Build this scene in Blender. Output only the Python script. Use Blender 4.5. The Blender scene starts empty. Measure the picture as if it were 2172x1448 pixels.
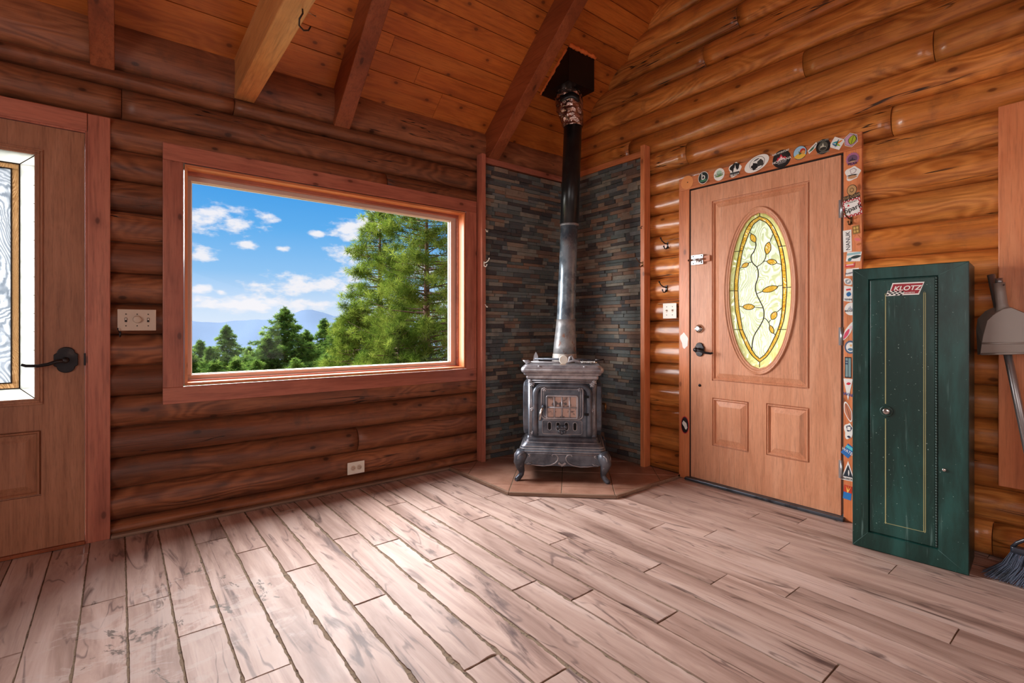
import bpy, bmesh, math, random
import numpy as np
from mathutils import Vector, Matrix, Euler
random.seed(7); rng = np.random.default_rng(7)
sc = bpy.context.scene
COL = sc.collection
PI = math.pi

# ------------------------------------------------------------------ camera
FPX, EYE, HX, HY = 1050.0, 1.07, 1086.0, 694.0
FW = Vector((.6211, .7837, 0)).normalized(); RT = Vector((FW.y, -FW.x, 0))
cam_d = bpy.data.cameras.new('camera'); cam = bpy.data.objects.new('camera', cam_d); COL.objects.link(cam)
cam.location = (0, 0, EYE)
cam.rotation_euler = FW.to_track_quat('-Z', 'Y').to_euler()
cam_d.sensor_width = 36; cam_d.lens = FPX / 2172 * 36
cam_d.shift_y = -(724 - HY) / 2172
cam_d.clip_start = .05; cam_d.clip_end = 9000
sc.camera = cam

# ------------------------------------------------------------------ colour management
vs = sc.view_settings
vs.view_transform = 'Standard'; vs.look = 'None'; vs.gamma = 1.0; vs.use_curve_mapping = False
vs.exposure = 0.0
sc.cycles.use_denoising = True
sc.cycles.max_bounces = 10; sc.cycles.diffuse_bounces = 5; sc.cycles.transparent_max_bounces = 12
sc.cycles.sample_clamp_indirect = 6.0

def lin(*c):
    return tuple((v/255/12.92 if v/255 <= .04045 else ((v/255+.055)/1.055)**2.4) for v in c)
def rgba(*c): return lin(*c) + (1.0,)
def ray(px, py): return FW + RT*((px-HX)/FPX) + Vector((0, 0, 1))*((HY-py)/FPX)

# ------------------------------------------------------------------ sky
W = bpy.data.worlds.new('sky'); sc.world = W; W.use_nodes = True
wn, wl = W.node_tree.nodes, W.node_tree.links
wn.clear()
def wmath(op, a, b=None, c=None, clamp=False):
    n = wn.new('ShaderNodeMath'); n.operation = op; n.use_clamp = clamp
    for i, v in enumerate((a, b, c)):
        if v is None: continue
        if isinstance(v, (int, float)): n.inputs[i].default_value = v
        else: wl.new(v, n.inputs[i])
    return n.outputs[0]
tc = wn.new('ShaderNodeTexCoord'); sx = wn.new('ShaderNodeSeparateXYZ'); wl.new(tc.outputs['Generated'], sx.inputs[0])
az = wmath('ARCTAN2', sx.outputs[0], sx.outputs[1]); el = wmath('ARCSINE', sx.outputs[2])
ramp = wn.new('ShaderNodeValToRGB'); wl.new(wmath('MULTIPLY_ADD', el, 1.0, .1), ramp.inputs[0])
els = ramp.color_ramp.elements
els[0].position = .0; els[0].color = rgba(150, 160, 150)
els[1].position = .1; els[1].color = rgba(222, 236, 252)
for p, c in ((.15, (196, 222, 250)), (.20, (146, 199, 246)), (.28, (98, 176, 240)), (.38, (54, 152, 232)), (.60, (60, 140, 220)), (1.0, (70, 130, 210))):
    e = els.new(p); e.color = rgba(*c)
nz = wn.new('ShaderNodeTexNoise'); nz.inputs['Scale'].default_value = 26; nz.inputs['Detail'].default_value = 6; nz.inputs['Roughness'].default_value = .6
mp = wn.new('ShaderNodeMapping'); mp.inputs['Scale'].default_value = (1, 1, 2.1); wl.new(tc.outputs['Generated'], mp.inputs[0]); wl.new(mp.outputs[0], nz.inputs[0])
tot = None
for px, py, a, b in ((458, 464, 92, 32), (562, 460, 26, 11), (425, 534, 38, 20), (525, 520, 32, 10), (592, 528, 22, 7), (673, 497, 15, 7), (738, 492, 38, 26),
                     (782, 478, 34, 26), (748, 536, 44, 24), (640, 604, 105, 22), (745, 592, 48, 24), (424, 612, 24, 10), (470, 619, 15, 8), (505, 645, 130, 18),
                     (665, 646, 70, 12), (880, 560, 60, 30), (940, 640, 60, 20)):
    r0 = ray(px, py); a0 = math.atan2(r0.x, r0.y); e0 = math.atan2(r0.z, math.hypot(r0.x, r0.y))
    rl = math.hypot(r0.x, r0.y); da = a/FPX/rl/rl; de = b/FPX/rl
    u = wmath('MULTIPLY', wmath('SUBTRACT', az, a0), 1/da); v = wmath('MULTIPLY', wmath('SUBTRACT', el, e0), 1/de)
    d = wmath('SQRT', wmath('ADD', wmath('MULTIPLY', u, u), wmath('MULTIPLY', v, v)))
    m = wmath('SUBTRACT', 1.0, d)
    tot = m if tot is None else wmath('MAXIMUM', tot, m)
hi = wmath('SUBTRACT', nz.outputs[0], .62)               # general clouds away from the listed ones
val = wmath('ADD', wmath('MAXIMUM', tot, -1.0), wmath('MULTIPLY', wmath('SUBTRACT', nz.outputs[0], .45), 3.6))
cm = wn.new('ShaderNodeMapRange'); cm.interpolation_type = 'SMOOTHSTEP'; wl.new(val, cm.inputs[0]); cm.inputs[1].default_value = .0; cm.inputs[2].default_value = 1.0
mix = wn.new('ShaderNodeMix'); mix.data_type = 'RGBA'; wl.new(wmath('MULTIPLY', cm.outputs[0], .93), mix.inputs[0]); wl.new(ramp.outputs[0], mix.inputs[6]); mix.inputs[7].default_value = rgba(248, 246, 250)
bg = wn.new('ShaderNodeBackground'); wl.new(mix.outputs[2], bg.inputs[0]); bg.inputs[1].default_value = 1.0
wo = wn.new('ShaderNodeOutputWorld'); wl.new(bg.outputs[0], wo.inputs[0])

# ------------------------------------------------------------------ lights
def lamp(name, kind, loc, direction, power, colour, **kw):
    l = bpy.data.lights.new(name, kind); o = bpy.data.objects.new(name, l); COL.objects.link(o)
    o.location = loc; o.rotation_euler = Vector(direction).to_track_quat('-Z', 'Y').to_euler()
    l.energy = power; l.color = colour
    for k, v in kw.items(): setattr(l, k, v)
    return o
# bright soft sky light falling in through the picture window and both glazed doors
lamp('sky_light', 'SUN', (2, 12, 9), (.10, -1, -.92), 28.0, (1, .98, .97), angle=math.radians(72))
lamp('low_sky_light', 'SUN', (-6, 12, 4), (1, -.95, -.12), 9.0, (1, .97, .95), angle=math.radians(48))
lamp('east_sky_light', 'SUN', (12, 1, 5), (-1, -.1, -.35), 1.7, (1, .98, .90), angle=math.radians(70))
# fill lamps added on two sides behind the camera; no windows are built there
lamp('side_fill_light', 'AREA', (-2.70, -.4, 1.6), (1, .25, .05), 66, (1, .95, .92), shape='RECTANGLE', size=2.4, size_y=1.6)
lamp('rear_fill_light', 'AREA', (.9, -2.50, 1.3), (.10, 1, .30), 24, (1, .90, .88), shape='RECTANGLE', size=2.6, size_y=1.6)

# ------------------------------------------------------------------ materials
def new_mat(name):
    m = bpy.data.materials.new(name); m.use_nodes = True
    n = m.node_tree.nodes; l = m.node_tree.links; n.clear()
    out = n.new('ShaderNodeOutputMaterial'); b = n.new('ShaderNodeBsdfPrincipled'); l.new(b.outputs[0], out.inputs[0])
    return m, n, l, b, out
class NT:
    def __init__(s, n, l): s.n, s.l = n, l
    def put(s, v, sock):
        if v is None: return
        if hasattr(v, 'is_output'): s.l.new(v, sock)
        else: sock.default_value = v
    def math(s, op, a, b=None, c=None, clamp=False):
        x = s.n.new('ShaderNodeMath'); x.operation = op; x.use_clamp = clamp
        for i, v in enumerate((a, b, c)): s.put(v, x.inputs[i])
        return x.outputs[0]
    def mix(s, f, a, b, blend='MIX'):
        x = s.n.new('ShaderNodeMix'); x.data_type = 'RGBA'; x.blend_type = blend
        s.put(f, x.inputs[0]); s.put(a, x.inputs[6]); s.put(b, x.inputs[7]); return x.outputs[2]
    def noise(s, vec, scale, detail=4, rough=.55, dist=0.0):
        x = s.n.new('ShaderNodeTexNoise'); s.put(vec, x.inputs['Vector']); s.put(float(scale), x.inputs['Scale']); x.inputs['Detail'].default_value = detail
        x.inputs['Roughness'].default_value = rough; x.inputs['Distortion'].default_value = dist; return x
    def ramp(s, f, stops, interp='LINEAR'):
        x = s.n.new('ShaderNodeValToRGB'); x.color_ramp.interpolation = interp; s.put(f, x.inputs[0]); e = x.color_ramp.elements
        e[0].position, e[0].color = stops[0][0], stops[0][1]; e[1].position, e[1].color = stops[-1][0], stops[-1][1]
        for p, c in stops[1:-1]:
            q = e.new(p); q.color = c
        return x.outputs[0]
    def mapping(s, vec, scale=(1, 1, 1), rot=(0, 0, 0), loc=None):
        x = s.n.new('ShaderNodeMapping'); s.put(vec, x.inputs[0]); x.inputs['Scale'].default_value = scale; x.inputs['Rotation'].default_value = rot
        if loc is not None: s.put(loc, x.inputs['Location'])
        return x.outputs[0]
    def coord(s, k='Object'): return s.n.new('ShaderNodeTexCoord').outputs[k]
    def attr(s, name):
        x = s.n.new('ShaderNodeAttribute'); x.attribute_name = name; return x.outputs['Fac']
    def comb(s, x, y, z):
        c = s.n.new('ShaderNodeCombineXYZ'); s.put(x, c.inputs[0]); s.put(y, c.inputs[1]); s.put(z, c.inputs[2]); return c.outputs[0]
    def step(s, v, a, b):
        x = s.n.new('ShaderNodeMapRange'); x.interpolation_type = 'SMOOTHSTEP'; s.put(v, x.inputs[0]); x.inputs[1].default_value = a; x.inputs[2].default_value = b; return x.outputs[0]
    def bump(s, h, strength, dist=.01, nrm=None):
        x = s.n.new('ShaderNodeBump'); s.put(h, x.inputs['Height']); x.inputs['Strength'].default_value = strength; x.inputs['Distance'].default_value = dist
        if nrm is not None: s.l.new(nrm, x.inputs['Normal'])
        return x.outputs[0]

def wood(name, dark, mid, light, axis='x', rough=.45, grain=1.0, knots=1.0, tint=.35, figure=.5, bump=.25, coat=0.0, crack=0.0, dust=0.0, spec=.4, kscale=1.0, depth='y'):
    m, n, l, b, out = new_mat(name); t = NT(n, l)
    co = t.coord(); ti = t.attr('tint')
    off = t.comb(t.math('MULTIPLY', ti, 17.3), t.math('MULTIPLY', ti, 9.1), t.math('MULTIPLY', ti, 23.7))
    def sc3(a, c): return {'x': (a, c, c), 'y': (c, a, c), 'z': (c, c, a)}[axis]
    v1 = t.mapping(co, sc3(.8*grain, 7*grain), loc=off)
    n1 = t.noise(v1, 1.0, 5, .6, .4).outputs[0]
    v2 = t.mapping(co, sc3(3*grain, 55*grain), loc=off); n2 = t.noise(v2, 1.0, 4, .6).outputs[0]
    v3 = t.mapping(co, sc3(1.4*grain, 5*grain), loc=off); nf = t.noise(v3, 1.0, 2, .4, .2).outputs[0]
    rings = t.math('SINE', t.math('MULTIPLY', nf, 95.0)); rings = t.math('MULTIPLY_ADD', rings, .5, .5)
    rings = t.math('MULTIPLY', rings, t.step(t.noise(t.mapping(co, sc3(1.2, 3), loc=off), 1.0, 2).outputs[0], .42, .62))
    base = t.ramp(n1, [(.28, dark+(1,)), (.5, mid+(1,)), (.74, light+(1,))])
    base = t.mix(t.math('MULTIPLY', t.step(n2, .45, .8), .55), base, tuple(v*.55 for v in dark)+(1,))
    base = t.mix(t.math('MULTIPLY', rings, .55*figure), base, tuple(min(1, v*1.5) for v in light)+(1,))
    # knots
    vk = n.new('ShaderNodeTexVoronoi'); vk.voronoi_dimensions = '2D'; sk = n.new('ShaderNodeSeparateXYZ'); l.new(co, sk.inputs[0]); ix = 'xyz'.index
    across = [a_ for a_ in 'xyz' if a_ not in (axis, depth)][0]
    l.new(t.comb(t.math('MULTIPLY_ADD', sk.outputs[ix(axis)], 3.4*kscale, t.math('MULTIPLY', ti, 17.3)), t.math('MULTIPLY_ADD', sk.outputs[ix(across)], 6.5*kscale, t.math('MULTIPLY', ti, 9.1)), 0.0), vk.inputs['Vector']); vk.inputs['Scale'].default_value = 1.0
    kd = t.math('ADD', vk.outputs['Distance'], t.math('MULTIPLY', t.math('SUBTRACT', n1, .5), .06))
    sepc = n.new('ShaderNodeSeparateColor'); l.new(vk.outputs['Color'], sepc.inputs[0])
    has = t.math('GREATER_THAN', sepc.outputs[0], 1-.42*min(knots, 2)) if knots > 0 else 0.0
    kn = t.math('MULTIPLY', t.math('SUBTRACT', 1.0, t.step(kd, .035, .085)), has)
    n7 = t.noise(t.mapping(co, sc3(9*grain, 150*grain), loc=off), 1.0, 3, .6).outputs[0]
    base = t.mix(t.math('MULTIPLY', t.step(n7, .48, .70), .30), base, tuple(v*.55 for v in dark)+(1,))
    n8 = t.noise(co, 4.5, 5, .65).outputs[0]
    base = t.mix(t.math('MULTIPLY', t.step(n8, .52, .72), .30), base, dark+(1,))
    base = t.mix(t.math('MULTIPLY', kn, .85), base, tuple(v*.28 for v in dark)+(1,))
    halo = t.math('MULTIPLY', t.math('SUBTRACT', 1.0, t.step(kd, .06, .26)), has)
    base = t.mix(t.math('MULTIPLY', halo, .35), base, tuple(v*.7 for v in dark)+(1,))
    if dust:
        dn = t.noise(co, 9, 4, .65).outputs[0]
        base = t.mix(t.math('MULTIPLY', t.step(dn, .5, .75), dust), base, rgba(70, 58, 52))
    if crack:
        vc = t.mapping(co, sc3(.35, 9), loc=off); nc = t.noise(vc, 1.0, 3, .6).outputs[0]
        ln = t.math('SUBTRACT', 1.0, t.step(t.math('ABSOLUTE', t.math('SUBTRACT', nc, .5)), .0012, .006))
        gate = t.step(t.noise(t.mapping(co, sc3(.7, 2), loc=off), 1.0, 1).outputs[0], .50, .56)
        ck = t.math('MULTIPLY', ln, gate)
        base = t.mix(t.math('MULTIPLY', ck, crack), base, (.012, .006, .004, 1))
    # per board tone
    tone = t.math('MULTIPLY_ADD', t.math('SUBTRACT', t.math('FRACT', t.math('MULTIPLY', ti, 7.77)), .5), tint*2, 1.0)
    hs = n.new('ShaderNodeHueSaturation'); l.new(base, hs.inputs['Color']); l.new(tone, hs.inputs['Value'])
    l.new(hs.outputs[0], b.inputs['Base Color'])
    b.inputs['Roughness'].default_value = rough; b.inputs['Specular IOR Level'].default_value = spec
    if coat: b.inputs['Coat Weight'].default_value = coat; b.inputs['Coat Roughness'].default_value = .12
    h = t.math('ADD', t.math('MULTIPLY', n2, .4), t.math('ADD', t.math('MULTIPLY', n1, .8), t.math('MULTIPLY', rings, .25)))
    if crack: h = t.math('SUBTRACT', h, t.math('MULTIPLY', ck, 2.0))
    l.new(t.bump(h, bump, .006), b.inputs['Normal'])
    return m

def paint(name, col, rough=.5, metal=0.0, var=.12, scale=14, bump=.0, spec=.5, second=None, thr=(.5, .7)):
    m, n, l, b, out = new_mat(name); t = NT(n, l)
    nn = t.noise(t.coord(), scale, 5, .6)
    c2 = second if second else tuple(v*(1-var*2) for v in col)
    base = t.mix(t.step(nn.outputs[0], *thr) if second else nn.outputs[0], tuple(min(1, v*(1+var)) for v in col)+(1,), c2+(1,))
    l.new(base, b.inputs['Base Color']); b.inputs['Roughness'].default_value = rough; b.inputs['Metallic'].default_value = metal
    b.inputs['Specular IOR Level'].default_value = spec
    if bump: l.new(t.bump(nn.outputs[0], bump, .004), b.inputs['Normal'])
    return m

M = {}
M['log_l'] = wood('left_logs_shaded', lin(84, 48, 34), lin(128, 76, 50), lin(158, 100, 66), 'x', .42, 1, 1.0, .22, .65, .45, crack=.95, dust=.35)  # coloured darker than the right logs, the dim light put into the colour
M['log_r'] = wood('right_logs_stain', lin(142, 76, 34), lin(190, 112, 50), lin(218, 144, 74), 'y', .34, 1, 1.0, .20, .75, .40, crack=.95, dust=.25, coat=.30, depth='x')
M['ceil'] = wood('ceiling_boards', lin(156, 78, 30), lin(196, 108, 42), lin(214, 130, 58), 'x', .42, 1, 1.6, .14, .25, .15, kscale=1.25, depth='z')
M['rafter'] = wood('rafter_stain', lin(116, 56, 30), lin(148, 78, 44), lin(172, 98, 60), 'y', .45, 1, .8, .1, .2, .15, depth='z')
M['tie'] = wood('tie_beam_lit_tone', lin(196, 120, 66), lin(222, 150, 88), lin(236, 172, 112), 'y', .42, 1, .5, .1, .2, .12, depth='z')  # paler than the rafters: light on the underside is put into its colour
for ax in 'xyz':
    M['trim_'+ax] = wood('cedar_trim_'+ax, lin(146, 80, 62), lin(182, 108, 86), lin(202, 130, 104), ax, .40, 1, 1.0, .12, .15, .12)
    M['trimr_'+ax] = wood('door_trim_'+ax, lin(192, 106, 62), lin(216, 130, 82), lin(232, 156, 110), ax, .38, 1, .9, .10, .15, .12, dust=.0)
M['strip'] = wood('tan_edge_strip', lin(120, 92, 76), lin(150, 120, 100), lin(172, 144, 124), 'x', .5, 1, 0, .1, .1, .1)
M['door_l'] = wood('left_door_skin', lin(140, 92, 66), lin(166, 112, 82), lin(180, 126, 96), 'z', .45, 2.2, 0, 0, .12, .10)
M['door_r'] = wood('right_door_skin', lin(196, 130, 94), lin(212, 148, 112), lin(222, 162, 128), 'z', .40, 2.2, 0, 0, .12, .10)
M['sash'] = paint('tan_vinyl', lin(206, 182, 166), .45, var=.05)
M['black_iron'] = paint('oil_rubbed_bronze', lin(40, 38, 40), .35, .7, second=lin(66, 60, 58))
M['chrome'] = paint('satin_nickel', lin(205, 203, 200), .22, 1.0, var=.04)
M['zinc'] = paint('zinc_plate', lin(190, 195, 200), .30, .9, var=.06)
M['brass'] = paint('aged_brass', lin(120, 90, 60), .35, .9)
M['copper_hook'] = paint('dark_wire', lin(62, 48, 42), .4, .6)
M['white_plastic'] = paint('ivory_plate', lin(232, 226, 212), .4, var=.03)
M['tan_plastic'] = paint('aged_almond_plate', lin(206, 186, 166), .45, var=.06, scale=8)
M['slot'] = paint('dark_slot', lin(50, 42, 38), .7)
M['threshold'] = paint('threshold_metal', lin(74, 80, 88), .35, .6, second=lin(40, 40, 44))
M['gap'] = paint('door_gap_shadow', lin(40, 22, 16), .9)
M['insul'] = paint('orange_caulk', lin(250, 130, 60), .8, bump=.6, scale=60)
M['grout'] = paint('sandy_grout', lin(128, 110, 90), .95, bump=.7, scale=90, second=lin(74, 64, 56))
M['alu_pole'] = paint('brushed_pole', lin(150, 146, 146), .32, .7, var=.05)

def glass_mat(name):
    m, n, l, b, out = new_mat(name); n.remove(b)
    tr = n.new('ShaderNodeBsdfTransparent'); gl = n.new('ShaderNodeBsdfGlossy'); gl.inputs['Roughness'].default_value = .02
    mx = n.new('ShaderNodeMixShader'); mx.inputs[0].default_value = .008
    l.new(tr.outputs[0], mx.inputs[1]); l.new(gl.outputs[0], mx.inputs[2]); l.new(mx.outputs[0], out.inputs[0]); return m
M['pane'] = glass_mat('window_glass')

def art_glass(name, tint, tint2, swirl=7.0, transp=.25, stretch=(1, 1, 1), contrast=.6):
    m, n, l, b, out = new_mat(name); t = NT(n, l); n.remove(b)
    co = t.mapping(t.coord(), stretch)
    w = t.noise(co, 3.0, 2, .5)
    wc = t.n.new('ShaderNodeVectorMath'); wc.operation = 'MULTIPLY_ADD'; l.new(w.outputs['Color'], wc.inputs[0]); wc.inputs[1].default_value = (.9, .9, .9); l.new(co, wc.inputs[2])
    wv = n.new('ShaderNodeTexWave'); l.new(wc.outputs[0], wv.inputs['Vector']); wv.inputs['Scale'].default_value = swirl; wv.inputs['Distortion'].default_value = 6.0; wv.inputs['Detail'].default_value = 3; wv.inputs['Detail Scale'].default_value = 1.4
    f = t.step(wv.outputs['Fac'], .25, .9)
    c = t.mix(t.math('MULTIPLY', f, contrast), tint+(1,), tint2+(1,))
    tl = n.new('ShaderNodeBsdfTranslucent'); l.new(c, tl.inputs[0])
    tp = n.new('ShaderNodeBsdfTransparent'); l.new(c, tp.inputs[0])
    gl = n.new('ShaderNodeBsdfGlossy'); gl.inputs['Roughness'].default_value = .12
    bp = t.bump(wv.outputs['Fac'], .6, .003); l.new(bp, tl.inputs['Normal']); l.new(bp, gl.inputs['Normal'])
    m1 = n.new('ShaderNodeMixShader'); m1.inputs[0].default_value = transp; l.new(tl.outputs[0], m1.inputs[1]); l.new(tp.outputs[0], m1.inputs[2])
    m2 = n.new('ShaderNodeMixShader'); m2.inputs[0].default_value = .06; l.new(m1.outputs[0], m2.inputs[1]); l.new(gl.outputs[0], m2.inputs[2])
    l.new(m2.outputs[0], out.inputs[0]); return m
M['swirl'] = art_glass('swirled_clear_glass', lin(255, 251, 212), lin(190, 184, 110), 9.0, .12, (1.6, 1, 1), .62)
M['clear_bevel'] = art_glass('pale_border_glass', lin(255, 252, 214), lin(238, 232, 170), 4.0, .12, (1, 1, 1), .6)
M['amber'] = art_glass('amber_glass', lin(255, 206, 92), lin(226, 150, 50), 24.0, .30, (1, 1, 1), .8)
M['glue'] = art_glass('textured_glue_chip_glass', lin(176, 178, 180), lin(112, 120, 128), 15.0, .22, (1, 1, .7), .8)
M['bevel_white'] = art_glass('bevelled_edge_glass', lin(186, 186, 182), lin(160, 164, 160), 3.0, .2, (1, 1, 1), .5)
M['gold_strip'] = art_glass('gold_strip_glass', lin(176, 156, 130), lin(130, 104, 74), 60.0, .25, (1, 1, .3), .8)
M['came'] = paint('lead_came', lin(58, 50, 40), .4, .6)

# stone: colour picked per stone from the tint attribute
def stone_mat():
    m, n, l, b, out = new_mat('split_slate'); t = NT(n, l); ti = t.attr('tint')
    pal = [(.0, rgba(84, 90, 92)), (.14, rgba(112, 120, 118)), (.28, rgba(118, 98, 86)), (.40, rgba(152, 134, 116)), (.52, rgba(94, 104, 102)), (.64, rgba(146, 142, 130)), (.76, rgba(74, 70, 70)), (.86, rgba(146, 116, 96)), (.94, rgba(124, 130, 130))]
    base = t.ramp(ti, pal, 'CONSTANT')
    nn = t.noise(t.coord(), 34, 7, .7).outputs[0]; n3 = t.noise(t.coord(), 9, 4, .6).outputs[0]
    base = t.mix(t.math('MULTIPLY', t.step(nn, .45, .75), .45), base, rgba(124, 98, 78))
    base = t.mix(t.math('MULTIPLY', t.step(n3, .5, .75), .5), base, rgba(56, 58, 62))
    l.new(base, b.inputs['Base Color']); b.inputs['Roughness'].default_value = .62
    l.new(t.bump(nn, 1.0, .012), b.inputs['Normal']); return m
M['stone'] = stone_mat()

def floor_mat():
    m, n, l, b, out = new_mat('wood_look_floor_planks'); t = NT(n, l); co = t.coord(); ti = t.attr('tint')
    off = t.comb(t.math('MULTIPLY', ti, 31.0), t.math('MULTIPLY', ti, 11.0), 0.0)
    v1 = t.mapping(co, (9, .9, 1), loc=off); n1 = t.noise(v1, 1.0, 6, .62, .7).outputs[0]
    v2 = t.mapping(co, (60, 2.5, 1), loc=off); n2 = t.noise(v2, 1.0, 4, .6, .2).outputs[0]
    v3 = t.mapping(co, (11, 1.5, 1), loc=off); n3 = t.noise(v3, 1.0, 5, .55, 1.6).outputs[0]
    n4 = t.noise(co, 3.2, 4, .6).outputs[0]
    base = t.ramp(n1, [(.25, rgba(116, 90, 80)), (.42, rgba(164, 136, 124)), (.56, rgba(190, 164, 152)), (.8, rgba(216, 198, 190))])
    base = t.mix(t.math('MULTIPLY', t.step(n2, .5, .85), .42), base, rgba(122, 90, 80))
    base = t.mix(t.math('MULTIPLY', t.step(n3, .57, .70), .8), base, rgba(74, 50, 46))
    # thin dark veins
    v5 = t.mapping(co, (6, .8, 1), loc=off); n5 = t.noise(v5, 1.0, 3, .6, .6).outputs[0]
    vein = t.math('SUBTRACT', 1.0, t.step(t.math('ABSOLUTE', t.math('SUBTRACT', n5, .5)), .002, .016))
    base = t.mix(t.math('MULTIPLY', t.math('MULTIPLY', vein, t.step(n4, .45, .6)), .6), base, rgba(78, 58, 58))
    # knots
    vk = n.new('ShaderNodeTexVoronoi'); l.new(t.mapping(co, (7.3, 1.6, 1), loc=off), vk.inputs['Vector']); vk.inputs['Scale'].default_value = 1.0
    kd = t.math('ADD', vk.outputs['Distance'], t.math('MULTIPLY', t.math('SUBTRACT', n2, .5), .12))
    sp = n.new('ShaderNodeSeparateColor'); l.new(vk.outputs['Color'], sp.inputs[0]); has = t.math('GREATER_THAN', sp.outputs[0], .72)
    base = t.mix(t.math('MULTIPLY', t.math('MULTIPLY', t.math('SUBTRACT', 1.0, t.step(kd, .03, .2)), has), .7), base, rgba(72, 54, 56))
    # scuffed pale patches and dark stains near the left door
    sv = n.new('ShaderNodeSeparateXYZ'); l.new(co, sv.inputs[0])
    gx = t.math('MULTIPLY', t.math('SUBTRACT', sv.outputs[0], .18), 1.9); gy = t.math('MULTIPLY', t.math('SUBTRACT', sv.outputs[1], 2.15), 1.7)
    reg = t.math('SUBTRACT', 1.0, t.math('SQRT', t.math('ADD', t.math('MULTIPLY', gx, gx), t.math('MULTIPLY', gy, gy))), clamp=True)
    ns = t.noise(t.mapping(co, (5, 9, 1)), 1.0, 6, .7, .5).outputs[0]
    base = t.mix(t.math('MULTIPLY', t.step(t.math('MULTIPLY_ADD', reg, .16, ns), .58, .66), t.math('MULTIPLY', t.step(reg, .0, .3), .5)), base, rgba(196, 180, 172))
    nd = t.noise(t.mapping(co, (7, 5, 1), loc=(3.1, 1.7, 0)), 1.0, 5, .7, .8).outputs[0]
    base = t.mix(t.math('MULTIPLY', t.step(t.math('MULTIPLY_ADD', reg, .10, nd), .66, .70), t.math('MULTIPLY', t.step(reg, .0, .3), .8)), base, rgba(84, 74, 66))
    tone = t.math('MULTIPLY_ADD', t.math('SUBTRACT', t.math('FRACT', t.math('MULTIPLY', ti, 7.77)), .5), .22, 1.0)
    hs = n.new('ShaderNodeHueSaturation'); l.new(base, hs.inputs['Color']); l.new(tone, hs.inputs['Value']); l.new(hs.outputs[0], b.inputs['Base Color'])
    l.new(t.math('MULTIPLY_ADD', n4, .25, .42), b.inputs['Roughness']); b.inputs['Specular IOR Level'].default_value = .35
    l.new(t.bump(t.math('ADD', n2, n1), .12, .004), b.inputs['Normal']); return m
M['floor'] = floor_mat()

def iron_mat(name, c1, c2, rust, rough=.42, rust_amt=.3, metal=.55):
    m, n, l, b, out = new_mat(name); t = NT(n, l); co = t.coord()
    a = t.noise(co, 9, 5, .6).outputs[0]; r = t.noise(t.mapping(co, (1, 1, .6)), 16, 6, .7).outputs[0]
    base = t.mix(t.step(a, .35, .65), c1+(1,), c2+(1,)); rr = t.math('MULTIPLY', t.step(r, .54, .66), rust_amt)
    base = t.mix(rr, base, rust+(1,)); l.new(base, b.inputs['Base Color'])
    l.new(t.math('MULTIPLY_ADD', rr, .4, rough), b.inputs['Roughness']); b.inputs['Metallic'].default_value = metal
    l.new(t.bump(r, .25, .003), b.inputs['Normal']); return m
M['iron'] = iron_mat('cast_iron', lin(106, 112, 122), lin(66, 72, 82), lin(116, 102, 100), .36, .5, .5)
M['iron_light'] = iron_mat('worn_nickel_iron', lin(182, 180, 184), lin(130, 130, 136), lin(130, 110, 106), .33, .4, .5)
M['pipe_black'] = iron_mat('black_stove_pipe', lin(26, 28, 30), lin(38, 42, 44), lin(60, 56, 52), .28, .2, .3)
M['pipe_blue'] = iron_mat('heat_blued_pipe', lin(146, 162, 172), lin(88, 102, 114), lin(150, 130, 116), .26, .3, .45)
M['pipe_rust'] = iron_mat('rusty_pipe', lin(158, 158, 158), lin(104, 108, 112), lin(134, 88, 64), .42, .9, .3)
M['collar'] = iron_mat('pale_flue_collar', lin(190, 184, 176), lin(150, 146, 142), lin(150, 104, 76), .5, .6, .2)
M['box_black'] = paint('black_sheet_metal', lin(18, 18, 20), .35, .3, var=.2)
m_, n_, l_, b_, o_ = new_mat('crinkled_foil'); t_ = NT(n_, l_)
vv = n_.new('ShaderNodeTexVoronoi'); l_.new(t_.mapping(t_.coord(), (1, 1, 1.2)), vv.inputs['Vector']); vv.inputs['Scale'].default_value = 22
nf_ = t_.noise(t_.coord(), 14, 4, .6).outputs[0]
l_.new(t_.mix(t_.step(nf_, .45, .65), rgba(206, 180, 170), rgba(140, 110, 98)), b_.inputs['Base Color']); b_.inputs['Metallic'].default_value = .95; b_.inputs['Roughness'].default_value = .25
l_.new(t_.bump(t_.math('ADD', vv.outputs['Distance'], nf_), 1.0, .02), b_.inputs['Normal']); M['foil'] = m_
M['firebrick'] = paint('fire_brick_behind_mica', lin(184, 156, 144), .35, var=.2, scale=22, second=lin(96, 88, 88), thr=(.5, .62))
M['void'] = paint('soot_black', lin(8, 8, 8), .9)

def green_mat(name):
    m, n, l, b, out = new_mat(name); t = NT(n, l); co = t.coord()
    a = t.noise(t.mapping(co, (9, 9, 2.0)), 1.0, 6, .65, .3).outputs[0]; s = t.noise(co, 120, 2, .5).outputs[0]; q = t.noise(t.mapping(co, (40, 40, 3)), 1.0, 3, .6).outputs[0]
    base = t.mix(t.step(a, .42, .72), rgba(10, 44, 38), rgba(30, 76, 70))
    base = t.mix(t.math('MULTIPLY', t.step(q, .62, .74), .40), base, rgba(110, 140, 134))
    base = t.mix(t.math('MULTIPLY', t.step(s, .71, .76), .75), base, rgba(150, 170, 160))
    l.new(base, b.inputs['Base Color']); b.inputs['Roughness'].default_value = .36; b.inputs['Specular IOR Level'].default_value = .5
    l.new(t.bump(a, .06, .004), b.inputs['Normal']); return m
M['green'] = green_mat('scuffed_green_enamel')
M['gold_line'] = paint('gold_pinstripe', lin(150, 150, 104), .5)

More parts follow.
